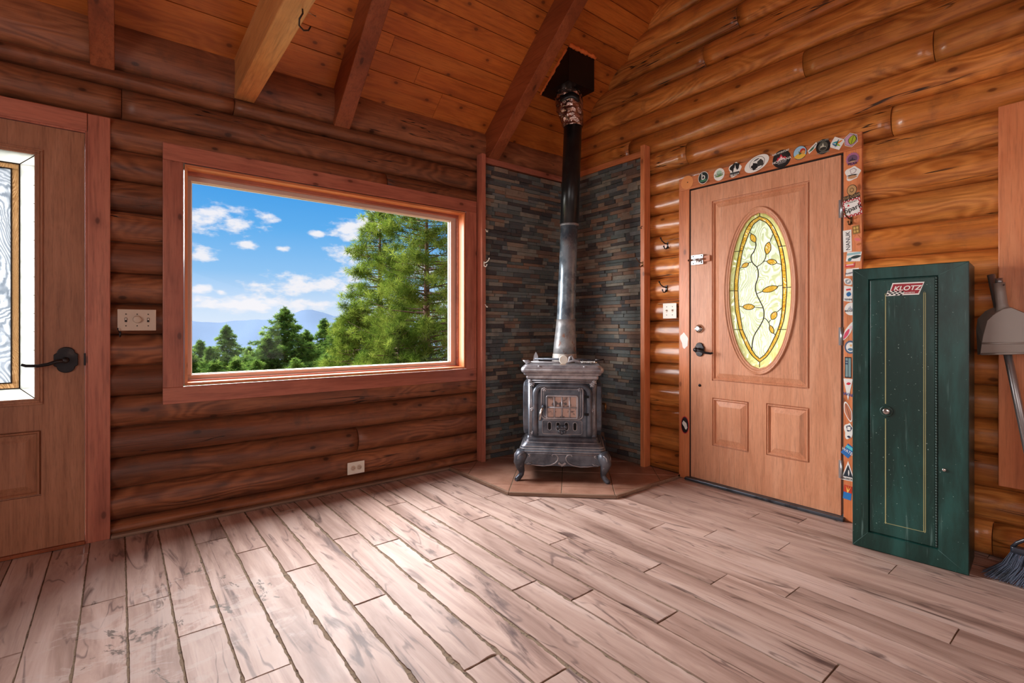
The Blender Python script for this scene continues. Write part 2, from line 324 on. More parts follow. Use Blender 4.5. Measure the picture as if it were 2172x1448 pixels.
def tile_mat():
    m, n, l, b, out = new_mat('terracotta_hearth_tile'); t = NT(n, l); co = t.coord()
    a = t.noise(co, 5, 5, .6).outputs[0]; d = t.noise(co, 30, 4, .6).outputs[0]
    base = t.mix(t.step(a, .35, .68), rgba(150, 106, 86), rgba(180, 138, 118)); base = t.mix(t.math('MULTIPLY', t.step(d, .55, .8), .3), base, rgba(110, 70, 54))
    l.new(base, b.inputs['Base Color']); b.inputs['Roughness'].default_value = .42; l.new(t.bump(d, .15, .003), b.inputs['Normal']); return m
M['tile'] = tile_mat()
def foliage_mat(name, c1, c2, c3):
    m, n, l, b, out = new_mat(name); t = NT(n, l); n.remove(b); ti = t.attr('tint')
    c = t.ramp(ti, [(.0, c1+(1,)), (.5, c2+(1,)), (1.0, c3+(1,))])
    df = n.new('ShaderNodeBsdfDiffuse'); tl = n.new('ShaderNodeBsdfTranslucent'); l.new(c, df.inputs[0]); l.new(c, tl.inputs[0])
    mx = n.new('ShaderNodeMixShader'); mx.inputs[0].default_value = .35; l.new(df.outputs[0], mx.inputs[1]); l.new(tl.outputs[0], mx.inputs[2]); l.new(mx.outputs[0], out.inputs[0]); return m
M['pine'] = foliage_mat('ponderosa_needles', lin(30, 48, 18), lin(84, 104, 34), lin(142, 154, 66))
M['fir'] = foliage_mat('fir_needles', lin(38, 62, 30), lin(84, 112, 48), lin(134, 156, 72))
M['bark'] = paint('pine_bark', lin(96, 66, 52), .9, bump=.8, scale=12, second=lin(50, 34, 28))
M['earth'] = paint('dry_grass_slope', lin(96, 98, 52), .95, scale=1.5, second=lin(70, 74, 40))
M['mount'] = paint('haze_tinted_ridge', lin(76, 90, 108), 1.0, var=.03, scale=.003, spec=0, second=lin(82, 96, 114))  # distance haze is mixed into the ridge's base colour

# ------------------------------------------------------------------ mesh helpers
class MB:
    def __init__(s): s.v = []; s.f = []; s.t = []; s.sm = []; s.tint = 0.0
    def vert(s, p): s.v.append(tuple(p)); s.t.append(s.tint); return len(s.v)-1
    def face(s, idx, smooth=False): s.f.append(tuple(idx)); s.sm.append(smooth)
    def box(s, x0, x1, y0, y1, z0, z1):
        i = [s.vert(p) for p in ((x0, y0, z0), (x1, y0, z0), (x1, y1, z0), (x0, y1, z0), (x0, y0, z1), (x1, y0, z1), (x1, y1, z1), (x0, y1, z1))]
        for q in ((3, 2, 1, 0), (4, 5, 6, 7), (0, 1, 5, 4), (1, 2, 6, 5), (2, 3, 7, 6), (3, 0, 4, 7)): s.face([i[k] for k in q])
    def cbox(s, c, size): s.box(c[0]-size[0]/2, c[0]+size[0]/2, c[1]-size[1]/2, c[1]+size[1]/2, c[2]-size[2]/2, c[2]+size[2]/2)
    def prism_xz(s, pts, y0, y1, smooth=False):       # outline in x,z (anticlockwise seen from -y), from y0 (front) to y1 (back)
        a = [s.vert((x, y0, z)) for x, z in pts]; b = [s.vert((x, y1, z)) for x, z in pts]; n = len(pts)
        s.face(a); s.face(b[::-1])
        for i in range(n): s.face((a[(i+1) % n], a[i], b[i], b[(i+1) % n]), smooth)
    def prism_xy(s, pts, z0, z1):
        a = [s.vert((x, y, z0)) for x, y in pts]; b = [s.vert((x, y, z1)) for x, y in pts]; n = len(pts)
        s.face(a[::-1]); s.face(b)
        for i in range(n): s.face((a[i], a[(i+1) % n], b[(i+1) % n], b[i]))
    def tube(s, pts, rad, seg=10, cap=True, closed=False):
        pts = [Vector(p) for p in pts]; n = len(pts); rad = rad if isinstance(rad, (list, tuple)) else [rad]*n
        rings = []; prev = None
        for i, p in enumerate(pts):
            if closed: d = (pts[(i+1) % n]-pts[i-1])
            else: d = pts[min(i+1, n-1)]-pts[max(i-1, 0)]
            d.normalize()
            if prev is None:
                a = Vector((0, 0, 1)) if abs(d.z) < .9 else Vector((1, 0, 0)); u = d.cross(a).normalized()
            else: u = (prev-d*prev.dot(d)).normalized()
            prev = u; w = d.cross(u)
            rings.append([s.vert(p+(u*math.cos(2*PI*k/seg)+w*math.sin(2*PI*k/seg))*rad[i]) for k in range(seg)])
        for i in range(n if closed else n-1):
            A, B = rings[i], rings[(i+1) % n]
            for k in range(seg): s.face((A[k], A[(k+1) % seg], B[(k+1) % seg], B[k]), True)
        if cap and not closed: s.face(rings[0][::-1]); s.face(rings[-1])
    def lathe(s, prof, c=(0, 0, 0), axis='z', seg=24):   # prof [(r, h)]
        rings = []
        for r, h in prof:
            ring = []
            for k in range(seg):
                a = 2*PI*k/seg; x, y = r*math.cos(a), r*math.sin(a)
                p = {'z': (x, y, h), 'y': (x, h, y), 'x': (h, x, y)}[axis]
                ring.append(s.vert((c[0]+p[0], c[1]+p[1], c[2]+p[2])))
            rings.append(ring)
        for A, B in zip(rings, rings[1:]):
            for k in range(seg): s.face((A[k], A[(k+1) % seg], B[(k+1) % seg], B[k]), True)
        s.face(rings[0][::-1]); s.face(rings[-1])
    def ball(s, c, r, seg=10, sq=(1, 1, 1)):
        rows = []
        for i in range(1, seg//2):
            th = PI*i/(seg//2)
            rows.append([s.vert((c[0]+r*sq[0]*math.sin(th)*math.cos(2*PI*k/seg), c[1]+r*sq[1]*math.sin(th)*math.sin(2*PI*k/seg), c[2]+r*sq[2]*math.cos(th))) for k in range(seg)])
        top = s.vert((c[0], c[1], c[2]+r*sq[2])); bot = s.vert((c[0], c[1], c[2]-r*sq[2]))
        for A, B in zip(rows, rows[1:]):
            for k in range(seg): s.face((A[k], B[k], B[(k+1) % seg], A[(k+1) % seg]), True)
        for k in range(seg):
            s.face((top, rows[0][k], rows[0][(k+1) % seg]), True); s.face((bot, rows[-1][(k+1) % seg], rows[-1][k]), True)
    def loft(s, rings, cap=True, smooth=True):           # list of rings (same length) of points
        R_ = [[s.vert(p) for p in r] for r in rings]; n = len(R_[0])
        for A, B in zip(R_, R_[1:]):
            for k in range(n): s.face((A[k], A[(k+1) % n], B[(k+1) % n], B[k]), smooth)
        if cap: s.face(R_[0][::-1]); s.face(R_[-1])
    def build(s, name, mat, parent=None, bevel=0.0, seg=2, fix=True, loc=None):
        me = bpy.data.meshes.new(name); me.from_pydata(s.v, [], s.f); me.update()
        me.polygons.foreach_set('use_smooth', s.sm)
        a = me.attributes.new('tint', 'FLOAT', 'POINT'); a.data.foreach_set('value', s.t)
        for mm in (mat if isinstance(mat, (list, tuple)) else [mat]): me.materials.append(mm)
        if fix:
            bm = bmesh.new(); bm.from_mesh(me); bmesh.ops.recalc_face_normals(bm, faces=bm.faces); bm.to_mesh(me); bm.free()
        o = bpy.data.objects.new(name, me); COL.objects.link(o)
        if parent is not None: o.parent = parent
        if loc is not None: o.location = loc
        if bevel:
            b = o.modifiers.new('bevel', 'BEVEL'); b.width = bevel; b.segments = seg; b.limit_method = 'ANGLE'; b.angle_limit = math.radians(40)
        return o
def tag(o, label=None, cat=None, group=None, kind=None):
    if label: o['label'] = label
    if cat: o['category'] = cat
    if group: o['group'] = group
    if kind: o['kind'] = kind
    return o
def empty(name, loc, rz=0.0, label=None, cat=None, group=None, kind=None):
    o = bpy.data.objects.new(name, None); COL.objects.link(o); o.location = loc; o.rotation_euler = (0, 0, rz); o.empty_display_size = .05
    return tag(o, label, cat, group, kind)
def rrect(hw, hd, r, cx=0, cy=0, n=5):
    out = []
    for sx_, sy_, a0 in ((1, 1, 0), (-1, 1, PI/2), (-1, -1, PI), (1, -1, 3*PI/2)):
        for i in range(n):
            a = a0+PI/2*i/(n-1); out.append((cx+sx_*(hw-r)+r*math.cos(a), cy+sy_*(hd-r)+r*math.sin(a)))
    return out
def text(body, size, parent, x, z, mat, y=0.0, rot=0.0, bold=0.0, shear=0.0, sxy=(1, 1), name='lettering'):
    c = bpy.data.curves.new(name, 'FONT'); c.body = body; c.size = size; c.align_x = 'CENTER'; c.align_y = 'CENTER'; c.offset = bold; c.shear = shear; c.extrude = .0001
    c.materials.append(mat); o = bpy.data.objects.new(name, c); COL.objects.link(o); o.parent = parent; o.location = (x, y, z)
    o.rotation_euler = Euler((PI/2, 0, 0)).to_matrix().to_4x4().to_euler() if not rot else (Matrix.Rotation(rot, 3, 'Y') @ Matrix.Rotation(PI/2, 3, 'X')).to_euler()
    o.scale = (sxy[0], sxy[1], 1)
    me = bpy.data.meshes.new_from_object(o); q = bpy.data.objects.new(name, me); COL.objects.link(q); q.parent = parent; q.location = o.location; q.rotation_euler = o.rotation_euler; q.scale = o.scale
    bpy.data.objects.remove(o); bpy.data.curves.remove(c); return q

DL, DR, SL, Z0, ZB = 3.22284, 3.14473, .81, 2.65, 2.40
def onL(px, py, D=DL):
    r = ray(px, py); k = D/r.y; return Vector((r.x*k, D, EYE+r.z*k))
def onR(px, py, D=DR):
    r = ray(px, py); k = D/r.x; return Vector((D, r.y*k, EYE+r.z*k))
def onF(px, py, z=0.0):
    r = ray(px, py); k = (z-EYE)/r.z; return Vector((r.x*k, r.y*k, z))
def zceil(y): return Z0+SL*(DL-y)
XMIN, YMIN, YR = -2.9, -2.7, .30         # far side of the room, ridge line

# ------------------------------------------------------------------ log walls
def log_wall(name, mat, mapf, u0, u1, bounds, openings, seams, seed, ucut=None, crest=.012, bulge=.060, label=None):
    rs = random.Random(seed); mb = MB()
    for li in range(len(bounds)-1):
        za, zb = bounds[li], bounds[li+1]
        segs = [(u0, u1)] if ucut is None else [(u0, ucut(za))]
        cuts = [s_ for r_, s_ in seams if r_ == li]
        zopen = []
        pieces = []
        for (a, b) in segs:
            pts = sorted([a, b]+[c for c in cuts if a < c < b])
            for i in range(len(pts)-1): pieces.append((pts[i]+(.0015 if i else 0), pts[i+1]-(.0015 if i < len(pts)-2 else 0)))
        for (a, b) in pieces:
            mb.tint = rs.random()
            ph = [rs.uniform(0, 6.28) for _ in range(8)]
            amp = rs.uniform(.6, 1.3)
            subs = [(a, b, za, zb)]
            for (oa, ob, oz0, oz1) in openings:
                nxt = []
                for (p, q, c, d) in subs:
                    if q <= oa or p >= ob or d <= oz0 or c >= oz1: nxt.append((p, q, c, d)); continue
                    if p < oa: nxt.append((p, oa, c, d))
                    if q > ob: nxt.append((ob, q, c, d))
                    pm, qm = max(p, oa), min(q, ob)
                    if c < oz0: nxt.append((pm, qm, c, oz0))
                    if d > oz1: nxt.append((pm, qm, oz1, d))
                subs = nxt
            zm, hh = (za+zb)/2, (zb-za)/2
            for (p, q, c, d) in subs:
                if q-p < .004 or d-c < .004: continue
                nu = max(2, int((q-p)/.07)+1); nv = 15
                grid = []
                for i in range(nu+1):
                    u = p+(q-p)*i/nu
                    wob = amp*(.0032*math.sin(u*2.1+ph[0])+.0022*math.sin(u*5.3+ph[1])+.0012*math.sin(u*13+ph[2]))
                    wz = amp*(.0030*math.sin(u*1.7+ph[3])+.0018*math.sin(u*6.1+ph[4]))
                    row = []
                    for j in range(nv+1):
                        s_ = -1+2*j/nv; s_ = math.sin(s_*PI/2)
                        zz = zm+s_*hh*.995
                        zz = min(max(zz, c), d)
                        s2 = (zz-zm)/hh
                        prof = math.sqrt(max(0, 1-min(1, abs(s2))**2.05))
                        w = crest+bulge*(1-prof)-wob*prof+.0012*math.sin(u*9+s2*5+ph[5])*prof
                        row.append(mb.vert(mapf(u, zz+wz*prof, w)))
                    grid.append(row)
                for i in range(nu):
                    for j in range(nv): mb.face((grid[i][j], grid[i+1][j], grid[i+1][j+1], grid[i][j+1]), True)
                for gi in (0, -1):       # end caps back to the shell
                    g = grid[gi]; back = [mb.vert(mapf(p if gi == 0 else q, c, crest+bulge+.01)), mb.vert(mapf(p if gi == 0 else q, d, crest+bulge+.01))]
                    mb.face([back[0]]+g+[back[1]])
    # solid shell behind the logs, left open where the openings are
    mb.tint = .5; zt = bounds[-1]; us = sorted(set([u0, u1]+[o[0] for o in openings]+[o[1] for o in openings]))
    w0, w1 = crest+bulge-.004, .24
    for a, b in zip(us, us[1:]):
        zs = [(bounds[0], zt)]
        for (oa, ob, oz0, oz1) in openings:
            if a >= oa-1e-6 and b <= ob+1e-6: zs = [(bounds[0], oz0), (oz1, zt)]
        for c, d in zs:
            if d-c < .001: continue
            P = [mapf(a, c, w0), mapf(b, c, w0), mapf(b, c, w1), mapf(a, c, w1), mapf(a, d, w0), mapf(b, d, w0), mapf(b, d, w1), mapf(a, d, w1)]
            i = [mb.vert(p) for p in P]
            for q_ in ((3, 2, 1, 0), (4, 5, 6, 7), (0, 1, 5, 4), (1, 2, 6, 5), (2, 3, 7, 6), (3, 0, 4, 7)): mb.face([i[k] for k in q_])
    o = mb.build(name, mat, fix=True); o['kind'] = 'structure'; o['category'] = 'wall'; o['label'] = label
    return o
WIN = (.272, 2.105, .746, 1.968)          # clear opening in the left wall: x0, x1, z0, z1
D1 = (-1.045, -.124, 0.0, 2.045)          # left door opening
D2 = (1.010, 1.958, 0.0, 2.045)           # right door opening (y)
bl = [0.0, .072]+[.072+.16*k for k in range(1, 15)]+[2.405, 2.66]
def row_l(z): return max(i for i, b in enumerate(bl) if b <= z)
seamsL = [(row_l(2.237), .008), (row_l(2.36), .519), (row_l(.343), 1.253), (row_l(2.096), 1.458), (row_l(.48), -1.4), (row_l(1.1), -1.8)]
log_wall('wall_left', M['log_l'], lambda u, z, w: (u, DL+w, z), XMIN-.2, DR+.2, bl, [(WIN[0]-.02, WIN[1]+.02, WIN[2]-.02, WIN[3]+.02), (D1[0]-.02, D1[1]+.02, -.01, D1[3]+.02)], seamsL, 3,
         label='reddish brown log wall, shade put into its colour, with the picture window')
br = [.16*k for k in range(0, 32)]
def row_r(z): return max(i for i, b in enumerate(br) if b <= z)
seamsR = [(row_r(z_), -y_) for y_, z_ in ((.626, 2.476), (1.225, 2.649), (1.857, 2.966), (1.995, 2.289), (.797, 2.16), (.415, .146), (1.62, 3.13), (.2, 3.0), (2.5, 2.55), (-1.2, 1.0))]
def cutr(z): return YR+.2
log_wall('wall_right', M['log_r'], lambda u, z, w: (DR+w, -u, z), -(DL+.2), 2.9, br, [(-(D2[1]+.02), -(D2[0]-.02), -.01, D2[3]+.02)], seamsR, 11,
         label='orange stained log gable wall with the oval glass door')
mb = MB(); mb.box(XMIN-.2, XMIN, YMIN-.2, DL+.2, 0, 5.2); tag(mb.build('wall_side', M['log_r']), 'plain wooden wall on the side behind the camera', 'wall', kind='structure')
mb = MB(); mb.box(XMIN-.2, DR+.2, YMIN-.2, YMIN, 0, 5.2); tag(mb.build('wall_back', M['log_r']), 'plain wooden wall behind the camera', 'wall', kind='structure')

# ------------------------------------------------------------------ ceiling
mb = MB(); rs = random.Random(5); STEP = .0980; y = 3.098+STEP; k = 0
ycut = [3.30]
yy = 3.098
while yy > YR+.05: ycut.append(yy); yy -= STEP
ycut.append(YR)
for a, b in zip(ycut, ycut[1:]):
    x = XMIN-rs.uniform(0, 2.0); joints = []
    while x < DR+.2:
        ln_ = rs.uniform(1.6, 3.4); joints.append((x, x+ln_)); x += ln_
    for (xa, xb) in joints:
        xa, xb = max(xa, XMIN-.2), min(xb, DR+.2)
        if xb-xa < .05: continue
        mb.tint = rs.random(); g = .0022; lf = rs.uniform(-.0006, .0006)
        A = (a-g, zceil(a-g)+lf); B = (b+g, zceil(b+g)+lf); n_ = (.629*.012, .777*.012)
        P = [(xa+.001, A[0], A[1]), (xb-.001, A[0], A[1]), (xb-.001, B[0], B[1]), (xa+.001, B[0], B[1])]
        Q = [(p[0], p[1]+.63*.012, p[2]+.777*.012) for p in P]
        i = [mb.vert(p) for p in P+Q]
        for q_ in ((0, 1, 2, 3), (4, 7, 6, 5), (0, 4, 5, 1), (1, 5, 6, 2), (2, 6, 7, 3), (3, 7, 4, 0)): mb.face([i[j] for j in q_])
mb.tint = .3
def slab(y0, z0, y1, z1, off0, off1):
    P = [(XMIN-.2, y0, z0+off0), (DR+.2, y0, z0+off0), (DR+.2, y1, z1+off0), (XMIN-.2, y1, z1+off0), (XMIN-.2, y0, z0+off1), (DR+.2, y0, z0+off1), (DR+.2, y1, z1+off1), (XMIN-.2, y1, z1+off1)]
    i = [mb.vert(p) for p in P]
    for q_ in ((3, 2, 1, 0), (4, 5, 6, 7), (0, 1, 5, 4), (1, 2, 6, 5), (2, 3, 7, 6), (3, 0, 4, 7)): mb.face([i[j] for j in q_])
slab(3.46, zceil(3.46), YR, zceil(YR), .013, .12)
slab(YR, zceil(YR), YMIN-.2, zceil(YR)-SL*(YR-YMIN+.2), .013, .12)
tag(mb.build('ceiling', M['ceil']), 'sloping tongue and groove pine board ceiling', 'ceiling', kind='structure')

# ------------------------------------------------------------------ rafters and the tie beam
def sloped_beam(x0, x1, name, label):
    m_b = MB(); m_b.tint = (x0*.37) % 1
    y0, y1 = 3.27, YR+.05
    P = []
    for x in (x0, x1):
        for y_, zz in ((y0, ZB+SL*(DL-y0)), (y1, ZB+SL*(DL-y1)), (y1, zceil(y1)+.004), (y0, zceil(y0)+.004)): P.append((x, y_, zz))
    i = [m_b.vert(p) for p in P]
    for q_ in ((0, 1, 2, 3), (4, 7, 6, 5), (0, 4, 5, 1), (1, 5, 6, 2), (2, 6, 7, 3), (3, 7, 4, 0)): m_b.face([i[j] for j in q_])
    return tag(m_b.build(name, M['rafter'], bevel=.004), label, 'rafter', kind='structure')
sloped_beam(-.117, -.020, 'rafter', 'sloping dark rafter above the left door, seen from straight below')
sloped_beam(1.094, 1.198, 'rafter', 'sloping dark rafter over the middle of the picture window')
sloped_beam(2.301, 2.400, 'rafter', 'sloping dark rafter nearest the stove pipe')
sloped_beam(-1.33, -1.23, 'rafter', 'sloping dark rafter beyond the left door')
mb = MB(); mb.box(.522, .628, -2.7, 3.262, 2.402, 2.632)
tag(mb.build('tie_beam', M['tie'], bevel=.005), 'level wooden tie beam, coloured brighter to look lit, with a wire hook under it', 'beam', kind='structure')

# ------------------------------------------------------------------ floor of staggered planks
PW, PL, PX0 = .1365, 1.21, .0213
mb = MB(); rs = random.Random(21)
jag_rows = (0, 14)
for c in range(-22, 25):
    xa = PX0+c*PW; xb = xa+PW
    if xb < XMIN or xa > DR+.06: continue
    ph = (1.415+[.0, .77, .41, .21, .98, .58, .13][c % 7]*PL+rs.uniform(-.06, .06)) % PL
    y = YMIN-PL*2+ph
    while y < DL+.06:
        ya, yb = max(y, YMIN), min(y+PL, DL+.055)
        if yb-ya > .03:
            mb.tint = rs.random()
            worn = math.exp(-((xa-.95)**2/.9+((ya+yb)/2-1.9)**2/2.2))
            g = .0016+.0028*worn; jag = .0008+.0058*worn; dz = rs.uniform(0, .0014); tl = rs.uniform(-.0010, .0010)
            pts = []
            def edge(p, q, n, nx, ny, j):
                dev = 0
                for i in range(n):
                    t_v = i/n
                    dev = dev*.72+rs.gauss(0, j*.55)
                    d = abs(dev)
                    pts.append((p[0]+(q[0]-p[0])*t_v+nx*d, p[1]+(q[1]-p[1])*t_v+ny*d))
            L_ = int(max(3, (yb-ya)/.017))
            edge((xa+g, ya+g), (xb-g, ya+g), 7, 0, 1, jag*.4)
            edge((xb-g, ya+g), (xb-g, yb-g), L_, -1, 0, jag)
            edge((xb-g, yb-g), (xa+g, yb-g), 7, 0, -1, jag*.4)
            edge((xa+g, yb-g), (xa+g, ya+g), L_, 1, 0, jag*.5)
            xm = (xa+xb)/2
            top = [mb.vert((p[0], p[1], dz+tl*(p[0]-xm)/PW*2-.0014)) for p in pts]
            bot = [mb.vert((p[0], p[1], -.012)) for p in pts]
            mb.face(top); n = len(pts)
            for i in range(n): mb.face((top[(i+1) % n], top[i], bot[i], bot[(i+1) % n]))
        y += PL
np_ = len(mb.f); mb.box(XMIN-.2, DR+.22, YMIN-.2, DL+.22, -.15, -.0045)
fl = mb.build('floor', [M['floor'], M['grout']], fix=False)
for p in fl.data.polygons[np_:]: p.material_index = 1
# plank faces must look upward
bm = bmesh.new(); bm.from_mesh(fl.data); bmesh.ops.recalc_face_normals(bm, faces=bm.faces); bm.to_mesh(fl.data); bm.free()
tag(fl, 'worn pinkish wood look plank floor with chipped joints', 'floor', kind='structure')

# quarter round along the foot of the left wall
mb = MB(); mb.prism_xy([(-.035, DL-.018), (1.955, DL-.018), (1.955, DL+.02), (-.035, DL+.02)], .0005, .018)
tag(mb.build('baseboard_left', M['strip'], bevel=.006), 'thin wooden strip along the foot of the window wall', 'baseboard', kind='structure')

# ------------------------------------------------------------------ picture window
wroot = empty('window_1', (0, DL, 0), 0, 'large picture window looking out on pines and sky', 'window', kind='structure')
x0, x1, z0, z1 = WIN
CX0, CX1, CZ0, CZ1 = .180, 2.200, .657, 2.058
def board(nm, mat, b, parent, bevel=.003, tint=None, label=None):
    m_b = MB(); m_b.tint = random.random() if tint is None else tint; m_b.box(*b); o = m_b.build(nm, mat, parent, bevel=bevel)
    if label: o['label'] = label
    return o
board('casing', M['trim_x'], (CX0, CX1, 0, .028, z1, CZ1), wroot)
board('casing', M['trim_x'], (CX0, CX1, 0, .028, CZ0, z0), wroot)
board('casing', M['trim_z'], (CX0, x0, 0, .028, z0, z1), wroot)
board('casing', M['trim_z'], (x1, CX1, 0, .028, z0, z1), wroot)
J = .014
for b, mt in (((x0+.006, x1-.006, .006, .20, z1-J-.006, z1-.006), 'trimr_x'), ((x0+.006, x1-.006, .006, .20, z0+.006, z0+J+.006), 'trimr_x'), ((x0+.006, x0+J+.006, .006, .20, z0+J, z1-J), 'trimr_z'), ((x1-J-.006, x1-.006, .006, .20, z0+J, z1-J), 'trimr_z')):
    board('jamb', M[mt], b, wroot, .002)
m_b = MB()
def frame(mbx, X0, X1, Z0_, Z1_, y0, y1, tl, tr, tt, tb):
    mbx.box(X0, X1, y0, y1, Z1_-tt, Z1_); mbx.box(X0, X1, y0, y1, Z0_, Z0_+tb); mbx.box(X0, X0+tl, y0, y1, Z0_+tb, Z1_-tt); mbx.box(X1-tr, X1, y0, y1, Z0_+tb, Z1_-tt)
frame(m_b, x0+.018, x1-.018, z0+.018, z1-.018, .085, .115, .002, .010, .022, .010); m_b.build('stop_bead', M['trim_x'], wroot, bevel=.002)
m_b = MB(); frame(m_b, x0+.016, x1-.016, z0+.016, z1-.016, .116, .165, .032, .055, .050, .038); m_b.build('sash', M['sash'], wroot, bevel=.003)
m_b = MB(); frame(m_b, x0+.047, x1-.070, z0+.053, z1-.065, .138, .150, .006, .006, .006, .006); m_b.build('glazing_bead', M['white_plastic'], wroot)
m_b = MB(); m_b.box(x0+.046, x1-.068, .152, .156, z0+.052, z1-.064); m_b.build('pane', M['pane'], wroot)

# ------------------------------------------------------------------ doors
def raised_panel(parent, mat, X0, X1, Z0_, Z1_, yf, nm='raised_panel', field=True):
    # deep groove, bead, then sloping margins up to the field
    m_b = MB(); m_b.tint = 0
    def ring(ins, y): return [(X0+ins, y, Z0_+ins), (X1-ins, y, Z0_+ins), (X1-ins, y, Z1_-ins), (X0+ins, y, Z1_-ins)]
    m_b.loft([ring(0, yf), ring(.0005, yf+.009), ring(.004, yf+.010), ring(.007, yf-.001), ring(.012, yf-.003), ring(.016, yf+.001), ring(.019, yf+.010), ring(.022, yf+.009), ring(.050, yf-.002), ring(.053, yf-.003)], cap=False, smooth=False)
    if field: m_b.face([m_b.vert(p) for p in ring(.053, yf-.003)])
    return m_b.build(nm, mat, parent, fix=True)
def slab_with_hole(m_b, X0, X1, Z0_, Z1_, y0, y1, holes):
    xs = sorted(set([X0, X1]+[h[0] for h in holes]+[h[1] for h in holes])); zs = sorted(set([Z0_, Z1_]+[h[2] for h in holes]+[h[3] for h in holes]))
    for a, b in zip(xs, xs[1:]):
        for c, d in zip(zs, zs[1:]):
            if any(a >= h[0]-1e-6 and b <= h[1]+1e-6 and c >= h[2]-1e-6 and d <= h[3]+1e-6 for h in holes): continue
            m_b.box(a, b, y0, y1, c, d)

# left door (door_1): local x along the wall
d1 = empty('door_1', (0, DL, 0), 0, 'brown left door with tall textured glass and black lever handle', 'door', kind='structure')
DX0, DX1 = -1.035, -.136
board('casing', M['trim_z'], (-.124, -.037, 0, .028, 0, 2.128), d1, tint=.3)
board('casing', M['trim_z'], (-1.135, -1.047, 0, .028, 0, 2.128), d1)
board('casing', M['trim_x'], (-1.045, -.126, 0, .028, 2.040, 2.128), d1, tint=.6)
for b in ((-.134, -.124, .004, .19, 0, 2.04), (-1.045, -1.036, .004, .19, 0, 2.04), (-1.036, -.134, .004, .19, 2.031, 2.04)): board('jamb', M['trim_z'], b, d1, .001)
GX0, GX1, GZ0, GZ1 = -.86, -.310, .728, 1.890
m_b = MB(); slab_with_hole(m_b, DX0, DX1, .018, 2.028, .010, .052, [(GX0, GX1, GZ0, GZ1), (-.855, -.292, .272, .583)]); slabo = m_b.build('door_panel', M['door_l'], d1)
raised_panel(slabo, M['door_l'], -.855, -.292, .272, .583, .010)
m_b = MB(); m_b.tint = 0
for ins, yy0 in ((0, .002), (.010, -.002), (.018, .004)):
    frame(m_b, GX0-.024+ins, GX1+.024-ins, GZ0-.024+ins, GZ1+.024-ins, yy0, .016, .011, .011, .011, .011)
m_b.build('glass_moulding', M['door_l'], slabo, bevel=.002)
m_b = MB(); m_b.box(GX0+.085, GX1-.085, .024, .030, GZ0+.085, GZ1-.085); m_b.build('glass', M['glue'], slabo)
m_b = MB(); frame(m_b, GX0+.058, GX1-.058, GZ0+.058, GZ1-.058, .023, .031, .025, .025, .025, .025); m_b.build('glass', M['gold_strip'], slabo)
m_b = MB(); frame(m_b, GX0, GX1, GZ0, GZ1, .024, .030, .056, .056, .056, .056); m_b.build('glass', M['bevel_white'], slabo)
m_b = MB()
for ins in (.057, .084): frame(m_b, GX0+ins-.0025, GX1-ins+.0025, GZ0+ins-.0025, GZ1-ins+.0025, .020, .033, .005, .005, .005, .005)
for k in range(1, 12):
    zz = GZ0+.06+k*(GZ1-GZ0-.12)/12
    m_b.box(GX1-.010, GX1, .021, .024, zz-.0012, zz+.0012)
for sx_ in (GX1, GX0):
    for sz_ in (GZ0, GZ1):
        xi = GX1-.057 if sx_ == GX1 else GX0+.057; zi = GZ0+.057 if sz_ == GZ0 else GZ1-.057
        m_b.tube([(sx_, .022, sz_), (xi, .022, zi)], .002, 6)
m_b.build('lead_came', M['came'], slabo)
# lever with scalloped rose
hx, hz0 = onL(140, 763).x, onL(140, 763).z; hz = hz0
def scallop(x_, z_, k_=1.0):
    P = []
    for q, s_ in ((0, 1), (PI, -1)):
        P += [(x_+s_*.040*k_, z_+s_*v) for v in (-.024*k_, .024*k_)]
        P += [(x_+s_*.030*k_*math.cos(a), z_+s_*(.030*k_+.026*k_*math.sin(a))) for a in [PI*j/10 for j in range(0, 11)]]
    return P
m_b = MB(); pts = scallop(hx, hz, 1.12)
m_b.prism_xz(pts, -.002, .010); h1 = m_b.build('lever_rose', M['black_iron'], slabo, bevel=.003)
m_b = MB(); m_b.lathe([(.013, .0), (.013, -.030), (.015, -.034), (.011, -.052), (.004, -.054)], (hx, 0, hz), 'y')
m_b.tube([(hx, -.044, hz), (hx-.03, -.047, hz-.004), (hx-.06, -.049, hz-.016), (hx-.095, -.048, hz-.022), (hx-.135, -.045, hz-.020), (hx-.150, -.043, hz-.014)], [.009, .009, .008, .0075, .007, .006], 10)
m_b.build('lever', M['black_iron'], slabo)
board('latch_plate', M['black_iron'], (-.139, -.131, .003, .012, hz-.03, hz+.03), slabo, .001)
board('threshold', M['rafter'], (-1.036, -.134, -.006, .19, .001, .017), d1, .003)

# right door (door_2): local x = -Y, origin at y=1.48
YC = 1.484
d2 = empty('door_2', (DR, YC, 0), -PI/2, 'light brown door with oval leaded glass and two small raised panels', 'door', kind='structure')
def LX(y_): return YC-y_
board('casing', M['trimr_z'], (LX(2.040), LX(1.958), 0, .028, 0, 2.042), d2, tint=.2)
board('casing', M['trimr_z'], (LX(1.010), LX(.922), 0, .028, 0, 2.042), d2, tint=.5)
board('casing', M['trimr_x'], (LX(2.040), LX(.922), 0, .028, 2.042, 2.130), d2, tint=.8)
for b in ((LX(1.958), LX(1.950), .004, .19, 0, 2.042), (LX(1.014), LX(1.006), .012, .19, 0, 2.042), (LX(1.958), LX(1.010), .014, .19, 2.036, 2.042)): board('jamb', M['gap'], b, d2, .001)
SX0, SX1 = LX(1.948), LX(1.024)
oc_x, oc_z = LX(1.477), 1.300
RX, RZ = .228, .530            # outer moulding of the oval
GXr, GZr = .193, .490          # glass
def ell(rx, rz, y_, n=64, cx=oc_x, cz=oc_z): return [(cx+rx*math.cos(2*PI*k/n), y_, cz+rz*math.sin(2*PI*k/n)) for k in range(n)]
